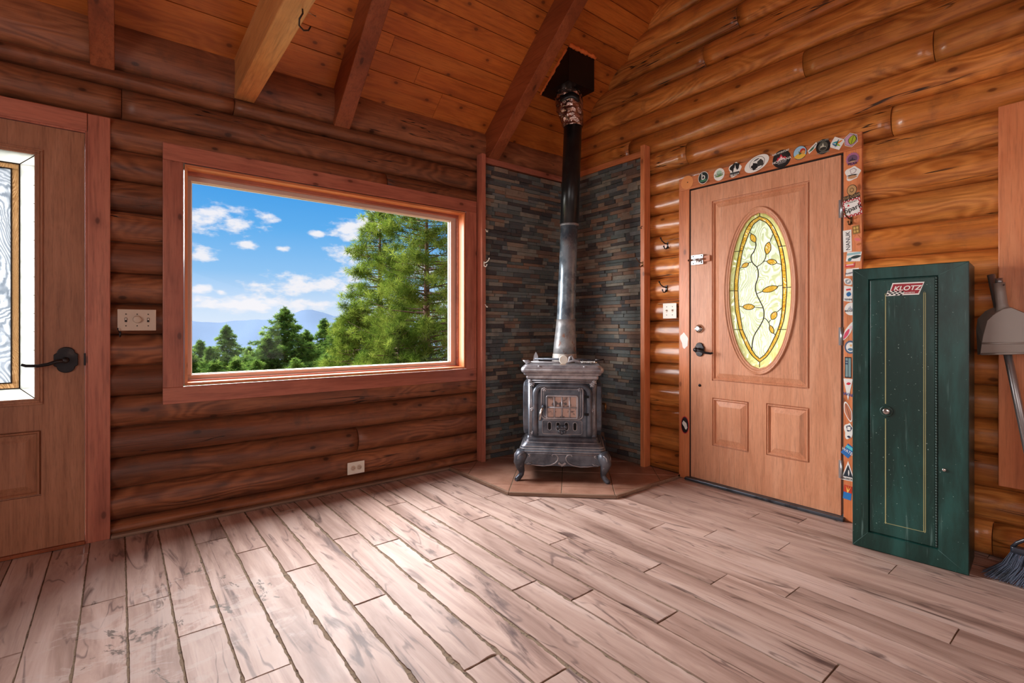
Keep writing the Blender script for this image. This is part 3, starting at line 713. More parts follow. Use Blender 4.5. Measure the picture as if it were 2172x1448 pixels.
# slab face with an oval hole, built as rings from the ellipse out to the rectangle
m_b = MB(); n = 64
FY, BY = .005, .048
U0, U1, V0, V1 = LX(1.790), LX(1.184), .709, 1.925
LP = (LX(1.787), LX(1.540), .270, .594); RP = (LX(1.430), LX(1.184), .278, .600)
slab_with_hole(m_b, SX0, SX1, .022, 2.030, FY, BY, [(U0, U1, V0, V1), LP, RP]); s2 = m_b.build('door_panel', M['door_r'], d2)
m_b = MB(); IX0, IX1, IZ0, IZ1 = U0+.053, U1-.053, V0+.053, V1-.053
angs = sorted([2*PI*k/n for k in range(n)]+[math.atan2(z_-oc_z, x_-oc_x) % (2*PI) for x_ in (IX0, IX1) for z_ in (IZ0, IZ1)])
inn = []; outr = []
for a in angs:
    t_ = math.atan2(math.sin(a)/GZr, math.cos(a)/GXr); inn.append((oc_x+GXr*math.cos(t_), oc_z+GZr*math.sin(t_)))
    dx, dz = math.cos(a), math.sin(a); cands = []
    if dx > 1e-9: cands.append((IX1-oc_x)/dx)
    if dx < -1e-9: cands.append((IX0-oc_x)/dx)
    if dz > 1e-9: cands.append((IZ1-oc_z)/dz)
    if dz < -1e-9: cands.append((IZ0-oc_z)/dz)
    k_ = min(cands); outr.append((oc_x+dx*k_, oc_z+dz*k_))
m_b.loft([[(p[0], BY, p[1]) for p in inn], [(p[0], FY-.003, p[1]) for p in inn], [(p[0], FY-.003, p[1]) for p in outr], [(p[0], BY, p[1]) for p in outr]], cap=False, smooth=False)
m_b.build('oval_panel', M['door_r'], s2)
raised_panel(s2, M['door_r'], U0, U1, V0, V1, FY, 'panel_moulding', False)
raised_panel(s2, M['door_r'], *LP, FY)
raised_panel(s2, M['door_r'], *RP, FY)
m_b = MB()
prof = [(1.0, FY-.002), (.995, FY-.010), (.975, FY-.015), (.955, FY-.013), (.945, FY-.006), (.930, FY-.009), (.905, FY-.006), (.885, FY-.002), (.865, FY+.004)]
m_b.loft([[(oc_x+(RX-(1-k_)*RX*1.15)*math.cos(2*PI*i/72), y_, oc_z+(RZ-(1-k_)*RX*1.15)*math.sin(2*PI*i/72)) for i in range(72)] for k_, y_ in prof], cap=False)
m_b.build('oval_moulding', M['door_r'], s2)
# leaded glass: pane frame, amber band with pointed ends, vine and leaves
def pxo(px, py):       # picture point on the glass plane -> local x, z
    p = onR(px, py); return (LX(p.y), p.z)
def zo(px, py): return pxo(1500+px/3.7136, 420+py/3.7128)     # from the close-up of the oval
GY = .014
m_b = MB(); m_b.face([m_b.vert(p) for p in ell(GXr+.004, GZr+.004, GY+.004, 72)]); m_b.build('glass', M['swirl'], s2, fix=False)
outer = [(405, 140), (350, 172), (300, 240), (268, 330), (246, 415), (222, 540), (208, 640), (205, 740), (212, 860), (226, 950), (246, 1040), (272, 1105), (312, 1190), (355, 1250), (405, 1293),
         (455, 1255), (500, 1195), (542, 1120), (572, 1035), (600, 940), (615, 800), (620, 700), (612, 560), (600, 470), (580, 378), (545, 280), (505, 205), (460, 160)]
inner = [(405, 168), (362, 200), (325, 268), (298, 340), (272, 415), (250, 540), (238, 640), (235, 730), (242, 850), (256, 945), (273, 1035), (300, 1100), (338, 1180), (372, 1235), (405, 1265),
         (438, 1240), (475, 1190), (515, 1110), (548, 1035), (574, 940), (586, 800), (588, 700), (580, 560), (572, 480), (552, 378), (520, 295), (485, 225), (448, 185)]
def smooth_loop(P, sub=4):
    out = []; n_ = len(P)
    for i in range(n_):
        p0, p1, p2, p3 = [Vector(P[(i+j) % n_]) for j in (-1, 0, 1, 2)]
        tip = i in (0, 14) or (i+1) % n_ in (0, 14)
        for s_ in range(sub):
            t_ = s_/sub
            q = .5*((2*p1)+(-p0+p2)*t_+(2*p0-5*p1+4*p2-p3)*t_*t_+(-p0+3*p1-3*p2+p3)*t_**3) if not tip else p1.lerp(p2, t_)
            out.append((q.x, q.y))
    return out
O_ = [zo(*p) for p in smooth_loop(outer)]; I_ = [zo(*p) for p in smooth_loop(inner)]
m_b = MB(); m_b.loft([[(x_, GY+.001, z_) for x_, z_ in O_], [(x_, GY+.001, z_) for x_, z_ in I_]], cap=False, smooth=False); m_b.build('amber_band', M['amber'], s2, fix=False)
m_b = MB(); E_ = ell(GXr+.003, GZr+.003, GY+.002, len(O_))
# border ring between band and moulding
import bisect
def by_angle(loop):
    return sorted(loop, key=lambda p: math.atan2(p[1]-oc_z, (p[0]-oc_x)))
Oa = by_angle(O_); Ea = []
for p in Oa:
    a = math.atan2((p[1]-oc_z)/GZr, (p[0]-oc_x)/GXr); Ea.append((oc_x+(GXr+.003)*math.cos(a), GY+.002, oc_z+(GZr+.003)*math.sin(a)))
m_b.loft([[(p[0], GY+.002, p[1]) for p in Oa], Ea], cap=False, smooth=False); m_b.build('border_glass', M['clear_bevel'], s2, fix=False)
cm_ = MB()
cm_.tube([(x_, GY-.001, z_) for x_, z_ in O_], .0026, 6, closed=True); cm_.tube([(x_, GY-.001, z_) for x_, z_ in I_], .0026, 6, closed=True)
def path(P, r=.0024):
    Q = [zo(*p) for p in P]; sm = []
    for i in range(len(Q)-1):
        p0, p1, p2, p3 = [Vector(Q[max(0, min(len(Q)-1, i+j))]) for j in (-1, 0, 1, 2)]
        for s_ in range(4):
            t_ = s_/4; q = .5*((2*p1)+(-p0+p2)*t_+(2*p0-5*p1+4*p2-p3)*t_*t_+(-p0+3*p1-3*p2+p3)*t_**3); sm.append((q.x, GY-.001, q.y))
    sm.append((Q[-1][0], GY-.001, Q[-1][1])); cm_.tube(sm, r, 6)
path([(373, 346), (376, 375), (360, 420), (340, 450), (340, 490), (362, 522), (385, 545), (396, 590), (388, 640), (372, 690), (380, 750), (408, 810), (432, 860), (440, 910), (432, 960), (400, 1020), (368, 1070), (352, 1120), (343, 1200)], .0032)
path([(325, 268), (345, 282)]); path([(508, 285), (492, 330), (484, 348)]); path([(456, 440), (452, 470), (425, 510), (385, 538)]); path([(440, 495), (462, 494)]); path([(542, 512), (580, 522)])
path([(248, 550), (262, 547)]); path([(320, 508), (343, 503)]); path([(382, 752), (412, 740), (425, 736)]); path([(548, 692), (586, 684)]); path([(242, 850), (272, 856)]); path([(366, 857), (432, 865)])
path([(578, 865), (545, 895)]); path([(492, 958), (478, 980)]); path([(438, 943), (462, 958), (480, 985), (484, 1005)]); path([(516, 1064), (530, 1080)])
path([(405, 100), (405, 140)]); path([(405, 1293), (405, 1332)]); path([(208, 420), (272, 412)]); path([(172, 729), (235, 729)]); path([(205, 1034), (273, 1036)]); path([(552, 380), (615, 373)]); path([(590, 705), (655, 700)]); path([(548, 1034), (615, 1034)])
cm_.build('lead_came', M['came'], s2)
def leafp(c, ln_, wd, ang):
    m_l = MB(); P = []
    for k in range(20):
        a = 2*PI*k/20; u_ = math.cos(a)*ln_/2; v_ = math.copysign(abs(math.sin(a))**1.5, math.sin(a))*wd/2
        P.append((c[0]+u_*math.cos(ang)-v_*math.sin(ang), c[1]+u_*math.sin(ang)+v_*math.cos(ang)))
    Q = [zo(*p) for p in P]; m_l.face([m_l.vert((x_, GY-.0005, z_)) for x_, z_ in Q]); m_l.build('amber_leaf', M['amber'], s2, fix=False)
    return Q
came2 = MB()
for c, ln_, wd, ang in (((355, 314), 72, 44, 1.1), ((470, 393), 98, 50, 1.75), ((502, 501), 80, 44, .1), ((291, 527), 64, 34, 2.6), ((487, 715), 128, 46, 2.85), ((319, 856), 94, 46, 0.0), ((518, 925), 72, 46, 2.1), ((500, 1034), 68, 32, 1.2)):
    Q = leafp(c, ln_, wd, ang); came2.tube([(x_, GY-.001, z_) for x_, z_ in Q], .0022, 6, closed=True)
came2.build('lead_came', M['came'], s2)
# hardware of the right door
def L2(px, py): p = onR(px, py); return LX(p.y), p.z
ax, az_ = L2(1483, 697)
m_b = MB(); m_b.lathe([(.030, FY+.002), (.030, FY-.006), (.026, FY-.012), (.021, FY-.020), (.018, FY-.022), (.004, FY-.022)], (ax, 0, az_), 'y', 32); m_b.cbox((ax+.002, FY-.027, az_), (.034, .014, .007))
m_b.build('deadbolt', M['chrome'], s2)
ax, az_ = L2(1484, 741); m_b = MB(); m_b.prism_xz(scallop(ax, az_, .86), FY-.012, FY+.001)
m_b.build('lever_rose', M['black_iron'], s2, bevel=.003)
m_b = MB(); m_b.lathe([(.012, FY-.010), (.012, FY-.045), (.016, FY-.05), (.014, FY-.064), (.004, FY-.066)], (ax, 0, az_), 'y'); m_b.tube([(ax, -.050, az_), (ax+.03, -.052, az_-.004), (ax+.07, -.048, az_-.018), (ax+.105, -.040, az_-.022), (ax+.118, -.036, az_-.016)], [.010, .009, .008, .0075, .006], 10)
m_b.build('lever', M['black_iron'], s2)
ax, az_ = L2(1483.5, 817); m_b = MB(); m_b.lathe([(.010, FY+.001), (.010, FY-.004), (.006, FY-.008), (.001, FY-.009)], (ax, 0, az_), 'y', 16); m_b.build('bolt_cap', M['black_iron'], s2)
for zz in (1.73, 1.02, .28):
    m_b = MB(); m_b.lathe([(.0065, zz-.05), (.0065, zz+.05)], (SX1+.006, -.001, 0), 'z', 12); m_b.cbox((SX1-.004, FY-.0005, zz), (.012, .004, .1)); m_b.build('hinge', M['zinc'], s2)
board('threshold', M['threshold'], (LX(1.975), LX(1.000), -.035, .19, .001, .020), d2, .004)
# sliding bolt on a wooden block
sb = empty('slide_bolt', (DR, YC, 0), -PI/2, 'white metal slide bolt on a wooden block left of the oval glass', 'bolt')
cxb, czb = L2(1481, 551); 
m_b = MB(); m_b.box(cxb+.020, cxb+.092, FY-.016, FY-.0085, czb-.018, czb+.022); m_b.build('wood_block', M['trimr_x'], sb, bevel=.001)
m_b = MB(); m_b.box(cxb-.045, cxb+.045, FY-.021, FY-.0165, czb-.034, czb+.034); m_b.box(cxb-.03, cxb+.028, FY-.0163, FY-.001, czb-.02, czb+.02); m_b.build('plate', M['zinc'], sb, bevel=.001)
m_b = MB(); m_b.tube([(cxb-.062, FY-.028, czb), (cxb+.05, FY-.028, czb)], .007, 12); m_b.tube([(cxb+.008, FY-.028, czb), (cxb+.008, FY-.040, czb-.018)], .005, 8); m_b.tube([(cxb+.022, FY-.028, czb), (cxb+.022, FY-.040, czb-.018)], .005, 8); m_b.build('bolt_rod', M['chrome'], sb)
for dx_ in (-.028, .034):
    for dz_ in (-.024, .024):
        m_b = MB(); m_b.lathe([(.0045, FY-.020), (.004, FY-.0235), (.001, FY-.024)], (cxb+dx_, 0, czb+dz_), 'y', 10); m_b.build('screw', M['slot'], sb)

# tall board casing at the far right
m_b = MB(); m_b.tint = .7; m_b.box(DR-.006, DR+.03, -1.0, .392, .348, 2.075); tag(m_b.build('trim_1', M['trimr_z'], bevel=.003), 'wide reddish board casing at the right edge behind the broom', 'trim', kind='structure')

# ------------------------------------------------------------------ stone corner
def stone_panel(name, loc, rz, ux0, ux1, label, post_at, rail):
    root = empty(name, loc, rz, label, 'stone cladding', 'stone clad corner behind the stove')
    rs_ = random.Random(int(ux1*1000)); m_s = MB(); z = .022; top = 2.372
    while z < top-.01:
        h_ = rs_.choice([.024, .028, .032, .036]); h_ = min(h_, top-z); x = ux0-rs_.uniform(0, .15)
        while x < ux1:
            w_ = rs_.choice([.05, .08, .11, .14, .18, .24]); a, b = max(x, ux0), min(x+w_, ux1)
            if b-a > .008:
                m_s.tint = rs_.random(); d_ = rs_.uniform(0, .017)
                e = .0012; f0 = -.002-d_
                i = [m_s.vert(p) for p in ((a+e, f0+rs_.uniform(-.002, .002), z+e), (b-e, f0+rs_.uniform(-.002, .002), z+e), (b-e, f0+rs_.uniform(-.003, .002), z+h_-e), (a+e, f0+rs_.uniform(-.003, .002), z+h_-e), (a, .02, z), (b, .02, z), (b, .02, z+h_), (a, .02, z+h_))]
                for q_ in ((0, 1, 2, 3), (0, 4, 5, 1), (1, 5, 6, 2), (2, 6, 7, 3), (3, 7, 4, 0)): m_s.face([i[j] for j in q_])
            x += w_
        z += h_
    m_s.build('slate_facing', M['stone'], root)
    board('post', M['trim_z'] if rz == 0 else M['trimr_z'], post_at, root, .003)
    board('top_rail', M['trim_x'] if rz == 0 else M['trimr_x'], rail, root, .003)
    return root
stone_panel('stone_cladding', (0, DL-.002, 0), 0, 2.240, DR-.012, 'dark stacked slate panel on the window wall, left of the stove pipe', (2.206, 2.243, -.062, .010, .0205, 2.425), (2.243, DR-.01, -.022, .010, 2.372, 2.418))
stone_panel('stone_cladding', (DR-.002, 0, 0), -PI/2, -(DL-.020), -2.325, 'stacked slate panel on the gable wall, right of the stove pipe', (-2.328, -2.290, -.062, .010, .0205, 2.440), (-(DL-.03), -2.328, -.022, .010, 2.372, 2.418))

# ------------------------------------------------------------------ hearth
HZ = .020
hr = empty('hearth', (2.36, 2.43, 0), -PI/4, 'terracotta tiled corner hearth pad under the iron stove', 'hearth')
poly = [(1.955, DL+.0), (1.955, 2.490), (2.436, 2.030), (DR+.0, 2.030), (DR, DL)]
ca, sa = math.cos(PI/4), math.sin(PI/4)
def toH(x_, y_): dx_, dy_ = x_-2.36, y_-2.43; return (dx_*ca-dy_*sa, dx_*sa+dy_*ca)
HP = [toH(*p) for p in poly]
def clip(P, ax_, val_, keep):
    out = []
    for i in range(len(P)):
        a, b = P[i], P[(i+1) % len(P)]; ia = (a[ax_]-val_)*keep >= 0; ib = (b[ax_]-val_)*keep >= 0
        if ia: out.append(a)
        if ia != ib:
            t_ = (val_-a[ax_])/(b[ax_]-a[ax_]); out.append((a[0]+(b[0]-a[0])*t_, a[1]+(b[1]-a[1])*t_))
    return out
TS = .335; yb0 = min(p[1] for p in HP)
m_b = MB()
for ix in range(-5, 5):
    for iy in range(0, 6):
        P = HP
        for ax_, v_, k_ in ((0, ix*TS+.003, 1), (0, (ix+1)*TS-.003, -1), (1, yb0+.012+(iy-.0)*TS+.003-(.20 if iy else .02), 1), (1, yb0+.012+(iy+1)*TS-.003-.20, -1)):
            P = clip(P, ax_, v_, k_) if len(P) > 2 else []
        if len(P) > 2:
            area = sum(P[i][0]*P[(i+1) % len(P)][1]-P[(i+1) % len(P)][0]*P[i][1] for i in range(len(P)))
            if abs(area) < 1e-3: continue
            m_b.prism_xy(P if area > 0 else P[::-1], .006, HZ)
m_b.build('tiles', M['tile'], hr, bevel=.0015)
m_b = MB(); A_ = sum(HP[i][0]*HP[(i+1) % 5][1]-HP[(i+1) % 5][0]*HP[i][1] for i in range(5)); m_b.prism_xy(HP if A_ > 0 else HP[::-1], .0008, HZ-.003); m_b.build('grout_bed', M['grout'], hr)
m_b = MB(); e3 = [toH(*p) for p in ((1.945, 3.20), (1.945, 2.484), (2.431, 2.021), (3.10, 2.021))]
for a, b in zip(e3, e3[1:]):
    d_ = Vector((b[0]-a[0], b[1]-a[1])).normalized(); nrm = Vector((-d_.y, d_.x))*.009
    m_b.prism_xy([(a[0]-nrm.x, a[1]-nrm.y), (b[0]-nrm.x, b[1]-nrm.y), (b[0]+nrm.x, b[1]+nrm.y), (a[0]+nrm.x, a[1]+nrm.y)], .0008, HZ+.002)
m_b.build('edge_strip', M['strip'], hr, bevel=.003)

# ------------------------------------------------------------------ parlour stove
st = empty('wood_stove', (2.36, 2.43, HZ), -PI/4, 'old grey cast iron parlour stove on four curved legs in the slate corner', 'stove')
YB = .245                       # centre of the body, local y
def ring_z(hw, hd, r, z, n=6, cy=YB): return [(x_, y_, z) for x_, y_ in rrect(hw, hd, r, 0, cy, n)]
m_b = MB(); m_b.loft([ring_z(.238, .190, .02, .272), ring_z(.238, .190, .02, .300), ring_z(.238, .190, .02, .700)]); body = m_b.build('body', M['iron'], st)
m_b = MB(); m_b.loft([ring_z(.246, .198, .02, .690), ring_z(.250, .202, .02, .706), ring_z(.246, .198, .02, .714), ring_z(.262, .211, .03, .718), ring_z(.268, .216, .03, .726), ring_z(.268, .216, .03, .734), ring_z(.277, .224, .036, .737), ring_z(.284, .230, .04, .746), ring_z(.286, .232, .042, .757), ring_z(.283, .229, .04, .768), ring_z(.275, .222, .036, .777), ring_z(.264, .212, .03, .781), ring_z(.262, .211, .03, .787), ring_z(.254, .205, .03, .788)])
m_b.build('top', M['iron_light'], st)
# base skirt: ledge and flared moulding
m_b = MB(); m_b.loft([ring_z(.300, .252, .045, .182), ring_z(.300, .252, .045, .192), ring_z(.292, .244, .045, .196), ring_z(.294, .246, .04, .204), ring_z(.288, .240, .04, .212), ring_z(.289, .241, .04, .222), ring_z(.281, .233, .04, .234), ring_z(.268, .220, .035, .248), ring_z(.252, .206, .03, .262), ring_z(.246, .198, .02, .278), ring_z(.242, .194, .02, .296)])
bs = m_b.build('base', M['iron'], st)
m_b = MB()
for hw_, hd_, z_ in ((.296, .248, .199), (.2905, .2425, .2165), (.283, .235, .232), (.262, .213, .256)): m_b.tube([(x_, y_, z_) for x_, y_ in rrect(hw_, hd_, .04, 0, YB, 6)], .003, 6, closed=True)
m_b.build('moulding_lines', M['iron_light'], bs)
# front apron, with a curved lower edge
for nm, rotz in (('apron', 0), ('apron', PI/2), ('apron', -PI/2)):
    hw = .262 if rotz == 0 else .215; m_b = MB()
    pts = [(-hw, .190), (-hw, .118)]
    for k in range(1, 24):
        u_ = -1+2*k/24; pts.append((u_*hw, .098+.018*abs(math.cos(u_*PI*1.0))**.8*(.6) - .006*math.exp(-(u_*9)**2)))
    pts += [(hw, .118), (hw, .190)]
    yf = YB-.246 if rotz == 0 else -.292
    m_b.prism_xz(pts[::-1], yf, yf+.012)
    if rotz: m_b.v = [Vector(Matrix.Rotation(rotz, 3, 'Z') @ Vector(v))+Vector((0, YB, 0)) for v in m_b.v]; m_b.v = [tuple(v) for v in m_b.v]
    ap = m_b.build(nm, M['iron'], st)
    if rotz == 0:
        m_b = MB()
        for s_ in (-1, 1):
            P = []
            for k in range(12): a = PI*1.5*k/11; P.append((s_*(.052-.013*math.sin(a)*(1)+.006), yf-.003, .168+.011*math.cos(a)))
            C = [(s_*.062, .172), (s_*.068, .178), (s_*.062, .184), (s_*.050, .186), (s_*.036, .180), (s_*.026, .164), (s_*.030, .144), (s_*.046, .126), (s_*.075, .113), (s_*.12, .106), (s_*.17, .107), (s_*.21, .113)]
            m_b.tube([(x_, yf-.004, z_) for x_, z_ in C], .0042, 8)
            C = [(s_*.205, .128), (s_*.215, .118), (s_*.228, .122), (s_*.236, .116), (s_*.245, .118)]; m_b.tube([(x_, yf-.003, z_) for x_, z_ in C], .0035, 8)
            C = [(s_*.232, .176), (s_*.226, .182), (s_*.218, .178), (s_*.222, .170), (s_*.228, .168)]; m_b.tube([(x_, yf-.004, z_) for x_, z_ in C], .004, 8)
        m_b.tube([(-.225, yf-.003, .187), (.225, yf-.003, .187)], .0035, 8)
        for q in range(5): m_b.ball((.010*(q-2), yf-.003, .112+.006*abs(q-2)), .008, 8, (1, .6, 1.3))
        m_b.build('scrollwork', M['iron_light'], ap)
# legs
def leg(sx_, sy_):
    m_l = MB(); c0 = Vector((sx_*.262, YB+sy_*.214, .188)); o_ = Vector((sx_, sy_, 0)).normalized()
    path_ = [(.010, 0, .045), (.034, -.030, .044), (.044, -.062, .038), (.034, -.100, .028), (.022, -.128, .021), (.024, -.150, .018), (.046, -.168, .018), (.064, -.176, .017), (.076, -.178, .012)]
    P = [c0+o_*a+Vector((0, 0, b)) for a, b, r in path_]; m_l.tube(P, [r for *_, r in path_], 14)
    lo = m_l.build('leg', M['iron'], st)
    m_k = MB()
    for q in (-1, 1):
        side = Vector((-o_.y, o_.x, 0))*q
        C = [c0+o_*.050+side*.030+Vector((0, 0, .0)), c0+o_*.068+side*.020+Vector((0, 0, -.015)), c0+o_*.070+side*.016+Vector((0, 0, -.045)), c0+o_*.058+side*.022+Vector((0, 0, -.075)), c0+o_*.050+side*.03+Vector((0, 0, -.085))]
        m_k.tube(C, .0035, 6)
    m_k.build('leg_scroll', M['iron_light'], lo)
for sx_ in (-1, 1):
    for sy_ in (-1, 1): leg(sx_, sy_)
# side wings
for s_ in (-1, 1):
    m_b = MB(); P = []
    for (y_, z_) in ((-.13, .300), (-.155, .335), (-.165, .36), (-.165, .60), (-.155, .640), (-.13, .665), (.13, .665), (.155, .640), (.165, .60), (.165, .36), (.155, .335), (.13, .300)): P.append((y_, z_))
    xo, xi = s_*.236, s_*.268
    m_b.loft([[(xo, YB+y_, z_) for y_, z_ in P], [(xi, YB+y_, z_) for y_, z_ in P], [(s_*.275, YB+y_*.86, .48+(z_-.48)*.90) for y_, z_ in P]], smooth=False)
    for yy_ in (-.135, -.11, .11, .135): m_b.tube([(s_*.271, YB+yy_, .35), (s_*.271, YB+yy_, .62)], .004, 6)
    m_b.build('side_panel', M['iron'], st, bevel=.003)
YF = YB-.190
# rounded moulding round the door opening (front)
m_b = MB(); P = []
for (cx_, cz_, a0) in ((-.130, .585, PI/2), (.130, .585, 0)):
    pass
arch = [(-.185, YF-.002, .300)]+[(-.185, YF-.002, z_) for z_ in (.36, .44, .52, .585)]+[(-.185+.055*(1-math.cos(a)), YF-.002, .585+.060*math.sin(a)) for a in [PI/2*k/7 for k in range(1, 8)]]
arch += [(-a[0], a[1], a[2]) for a in arch[::-1]]
m_b.tube(arch, .021, 12); m_b.build('arch_moulding', M['iron'], body)
m_b = MB()
for x_ in (-.222, -.212, .212, .222): m_b.tube([(x_, YF-.003, .31), (x_, YF-.003, .655)], .004, 8)
m_b.tube([(-.235, YF-.004, .668), (.235, YF-.004, .668)], .005, 8); m_b.tube([(-.235, YF-.004, .682), (.235, YF-.004, .682)], .005, 8); m_b.build('reeding', M['iron_light'], body)
def floret(x_, z_, s_, par, y_=None, nm='floret'):
    m_f = MB(); y_ = YF-.006 if y_ is None else y_
    for k in range(5): a = 2*PI*k/5+.3; m_f.ball((x_+s_*.6*math.cos(a), y_-.004, z_+s_*.6*math.sin(a)), s_*.42, 8, (1, .7, 1))
    m_f.ball((x_, y_-.008, z_), s_*.35, 8); m_f.build(nm, M['iron_light'], par)
for x_, z_, s_ in ((0, .640, .018), (-.205, .655, .018), (.205, .655, .018), (-.205, .480, .016), (.205, .48, .014), (-.205, .318, .012), (-.175, .318, .012), (-.218, .676, .013), (.218, .676, .013)): floret(x_, z_, s_, body)
# lower draught door with four slots
m_b = MB(); m_b.prism_xz([(x_, z_) for x_, z_ in rrect(.138, .050, .014, 0, .362)][::1], YF-.012, YF+.004); ad = m_b.build('ash_door', M['iron'], st, bevel=.002)
m_b = MB(); m_b.tube([(x_, YF-.012, z_) for x_, z_ in rrect(.136, .048, .014, 0, .362)], .0028, 6, closed=True)
for x_ in (-.086, -.028, .030, .088): m_b.tube([(x_+dx_, YF-.013, .362+dz_+.006) for dx_, dz_ in rrect(.0125, .028, .0124)], .003, 6, closed=True)
m_b.build('slot_rim', M['iron_light'], ad)
for x_ in (-.086, -.028, .030, .088):
    m_b = MB(); m_b.prism_xz([(x_+dx_, .368+dz_) for dx_, dz_ in rrect(.0115, .027, .0114)], YF-.0135, YF-.010); m_b.build('slot_opening', M['void'], ad)
m_b = MB(); m_b.tube([(-.024, YF-.030, .366), (.024, YF-.030, .366)], .009, 10); m_b.ball((-.024, YF-.03, .366), .014, 10); m_b.ball((.024, YF-.03, .366), .014, 10); m_b.tube([(0, YF-.012, .366), (0, YF-.030, .366)], .006, 8)
for q in (-1, 0, 1): m_b.ball((q*.018, YF-.016, .325-abs(q)*-.006), .012, 8, (1, .6, 1.2))
m_b.build('draught_knob', M['iron'], ad)
# main door
m_b = MB(); m_b.prism_xz([(x_, z_) for x_, z_ in rrect(.148, .116, .03, 0, .530)], YF-.014, YF+.004); md = m_b.build('fire_door', M['iron'], st, bevel=.004)
m_b = MB(); m_b.tube([(x_, YF-.014, z_) for x_, z_ in rrect(.142, .110, .028, 0, .530)], .006, 8, closed=True); m_b.tube([(x_, YF-.014, z_) for x_, z_ in rrect(.126, .096, .018, 0, .526)], .0035, 8, closed=True); m_b.build('door_rim', M['iron_light'], md)
floret(-.120, .622, .016, md, YF-.016); floret(.120, .622, .014, md, YF-.016)
WX, WZ, WW, WH = 0, .500, .105, .076
m_b = MB(); m_b.box(-WW+.004, WW-.004, YF-.0165, YF-.0145, WZ-WH+.004, WZ+WH-.004); m_b.build('mica_window', M['firebrick'], md)
m_b = MB(); P = [(x_, z_+(.010*(1-(x_/WW)**2) if z_ > WZ+.03 else 0)) for x_, z_ in rrect(WW, WH, .010, 0, WZ)]
Ptop = []
for (x_, z_) in P: Ptop.append((x_, YF-.019, z_))
extra = []
m_b.tube(Ptop, .0078, 8, closed=True)
for k in (-1, 0, 1): m_b.tube([(k*WW/2, YF-.020, WZ-WH), (k*WW/2, YF-.020, WZ+WH+.004)], .0058, 8)
m_b.tube([(-WW, YF-.021, WZ-.002), (WW, YF-.021, WZ-.002)], .0058, 8)
m_b.build('window_grille', M['iron_light'], md)
m_b = MB(); m_b.ball((-.128, YF-.026, .502), .014, 10); m_b.tube([(-.128, YF-.012, .502), (-.128, YF-.028, .502)], .009, 10); m_b.build('latch_boss', M['iron'], md)
m_b = MB(); m_b.tube([(-.130, YF-.030, .500), (-.138, YF-.040, .485), (-.147, YF-.044, .460), (-.150, YF-.045, .430), (-.151, YF-.045, .410)], [.007, .008, .009, .009, .006], 10); m_b.build('coil_handle', M['chrome'], md)
for z_ in (.575, .455):
    m_b = MB(); m_b.cbox((.168, YF-.018, z_), (.028, .024, .016)); m_b.build('hinge_lug', M['void'], body, bevel=.002)
m_b = MB(); m_b.tube([(.275, YB-.04, .505), (.300, YB-.06, .505)], .008, 8); m_b.tube([(.300, YB-.06, .512), (.304, YB-.064, .490), (.302, YB-.064, .455)], [.008, .011, .006], 10); m_b.build('side_handle', M['brass'], st)
for x_ in (-.155, .155):
    m_b = MB(); m_b.ball((x_, YB-.215, .782), .010, 8, (1.3, 1, .5)); m_b.build('lid_stud', M['iron_light'], st)

# things lying on the stove top (top surface z = HZ + .788)
TZ = HZ+.788
ux_, uy_ = Vector((ca, -sa, 0)), Vector((sa, ca, 0))
def SP(x_, y_, z_=0): return Vector((2.36, 2.43, TZ))+ux_*x_+uy_*y_+Vector((0, 0, z_))
e = empty('fire_poker', SP(-.05, .145), -PI/4, 'long iron fire poker with spear tip lying at the front of the stove top', 'poker')
m_b = MB(); m_b.tube([(-.18, 0, .014), (0, 0, .012), (.10, 0, .012)], .007, 8); m_b.build('rod', M['iron_light'], e)
m_b = MB(); m_b.tube([(-.175, 0, .014), (-.195, 0, .014), (-.215, 0, .018), (-.23, 0, .026)], [.009, .016, .010, .003], 8); m_b.build('tip', M['iron_light'], e)
e = empty('coil_handled_lifter', SP(.11, .10), -PI/4, 'stove lid lifter with a coiled wire handle at the right of the stove top', 'lid lifter')
m_b = MB(); m_b.tube([(-.09, 0, .010), (-.06, 0, .022), (-.03, 0, .030), (0, 0, .026), (.02, 0, .020)], [.005, .007, .008, .008, .007], 8); m_b.build('lifter_bar', M['iron_light'], e)
m_b = MB(); m_b.tube([(.02+.0010*k, .011*math.cos(k*.62), .017+.011*math.sin(k*.62)) for k in range(100)], .0028, 6); m_b.tube([(.02, 0, .017), (.13, 0, .017)], .004, 6); m_b.build('coil', M['chrome'], e)
e = empty('ash_rake', SP(.02, .205), -PI/4, 'ash rake with a long straight rod at the back of the stove top', 'rake')
m_b = MB(); m_b.tube([(-.22, 0, .034), (.10, 0, .030), (.22, 0, .028)], .0075, 8); m_b.build('rod', M['iron'], e)
m_b = MB(); m_b.prism_xz([(-.235, .001), (-.190, .001), (-.198, .060), (-.212, .085), (-.226, .058)], -.004, .004); m_b.build('blade', M['iron_light'], e)
m_b = MB(); m_b.tube([(.215, 0, .028), (.25, 0, .030), (.275, 0, .034)], [.008, .006, .004], 8); m_b.build('handle_end', M['black_iron'], e)
e = empty('stove_thermometer', SP(.010, .080), -PI/4, 'small round white stove thermometer standing at the middle of the stove top', 'thermometer')
m_b = MB(); m_b.lathe([(.028, -.003), (.031, .0), (.028, .003)], (0, 0, .036), 'y', 28); m_b.build('dial', M['white_plastic'], e)
m_b = MB(); m_b.cbox((-.004, 0, .004), (.040, .022, .007)); m_b.build('base', M['tan_plastic'], e, bevel=.002)
e = empty('iron_bracket', SP(.055, .20), -PI/4, 'pointed iron bracket lying behind the white thermometer', 'bracket')
m_b = MB(); m_b.tube([(-.03, 0, .005), (-.01, 0, .014), (.0, 0, .045), (.012, 0, .058), (.022, 0, .036), (.045, 0, .010), (.07, 0, .006)], [.005, .007, .010, .006, .010, .007, .004], 8); m_b.build('arm', M['iron_light'], e)

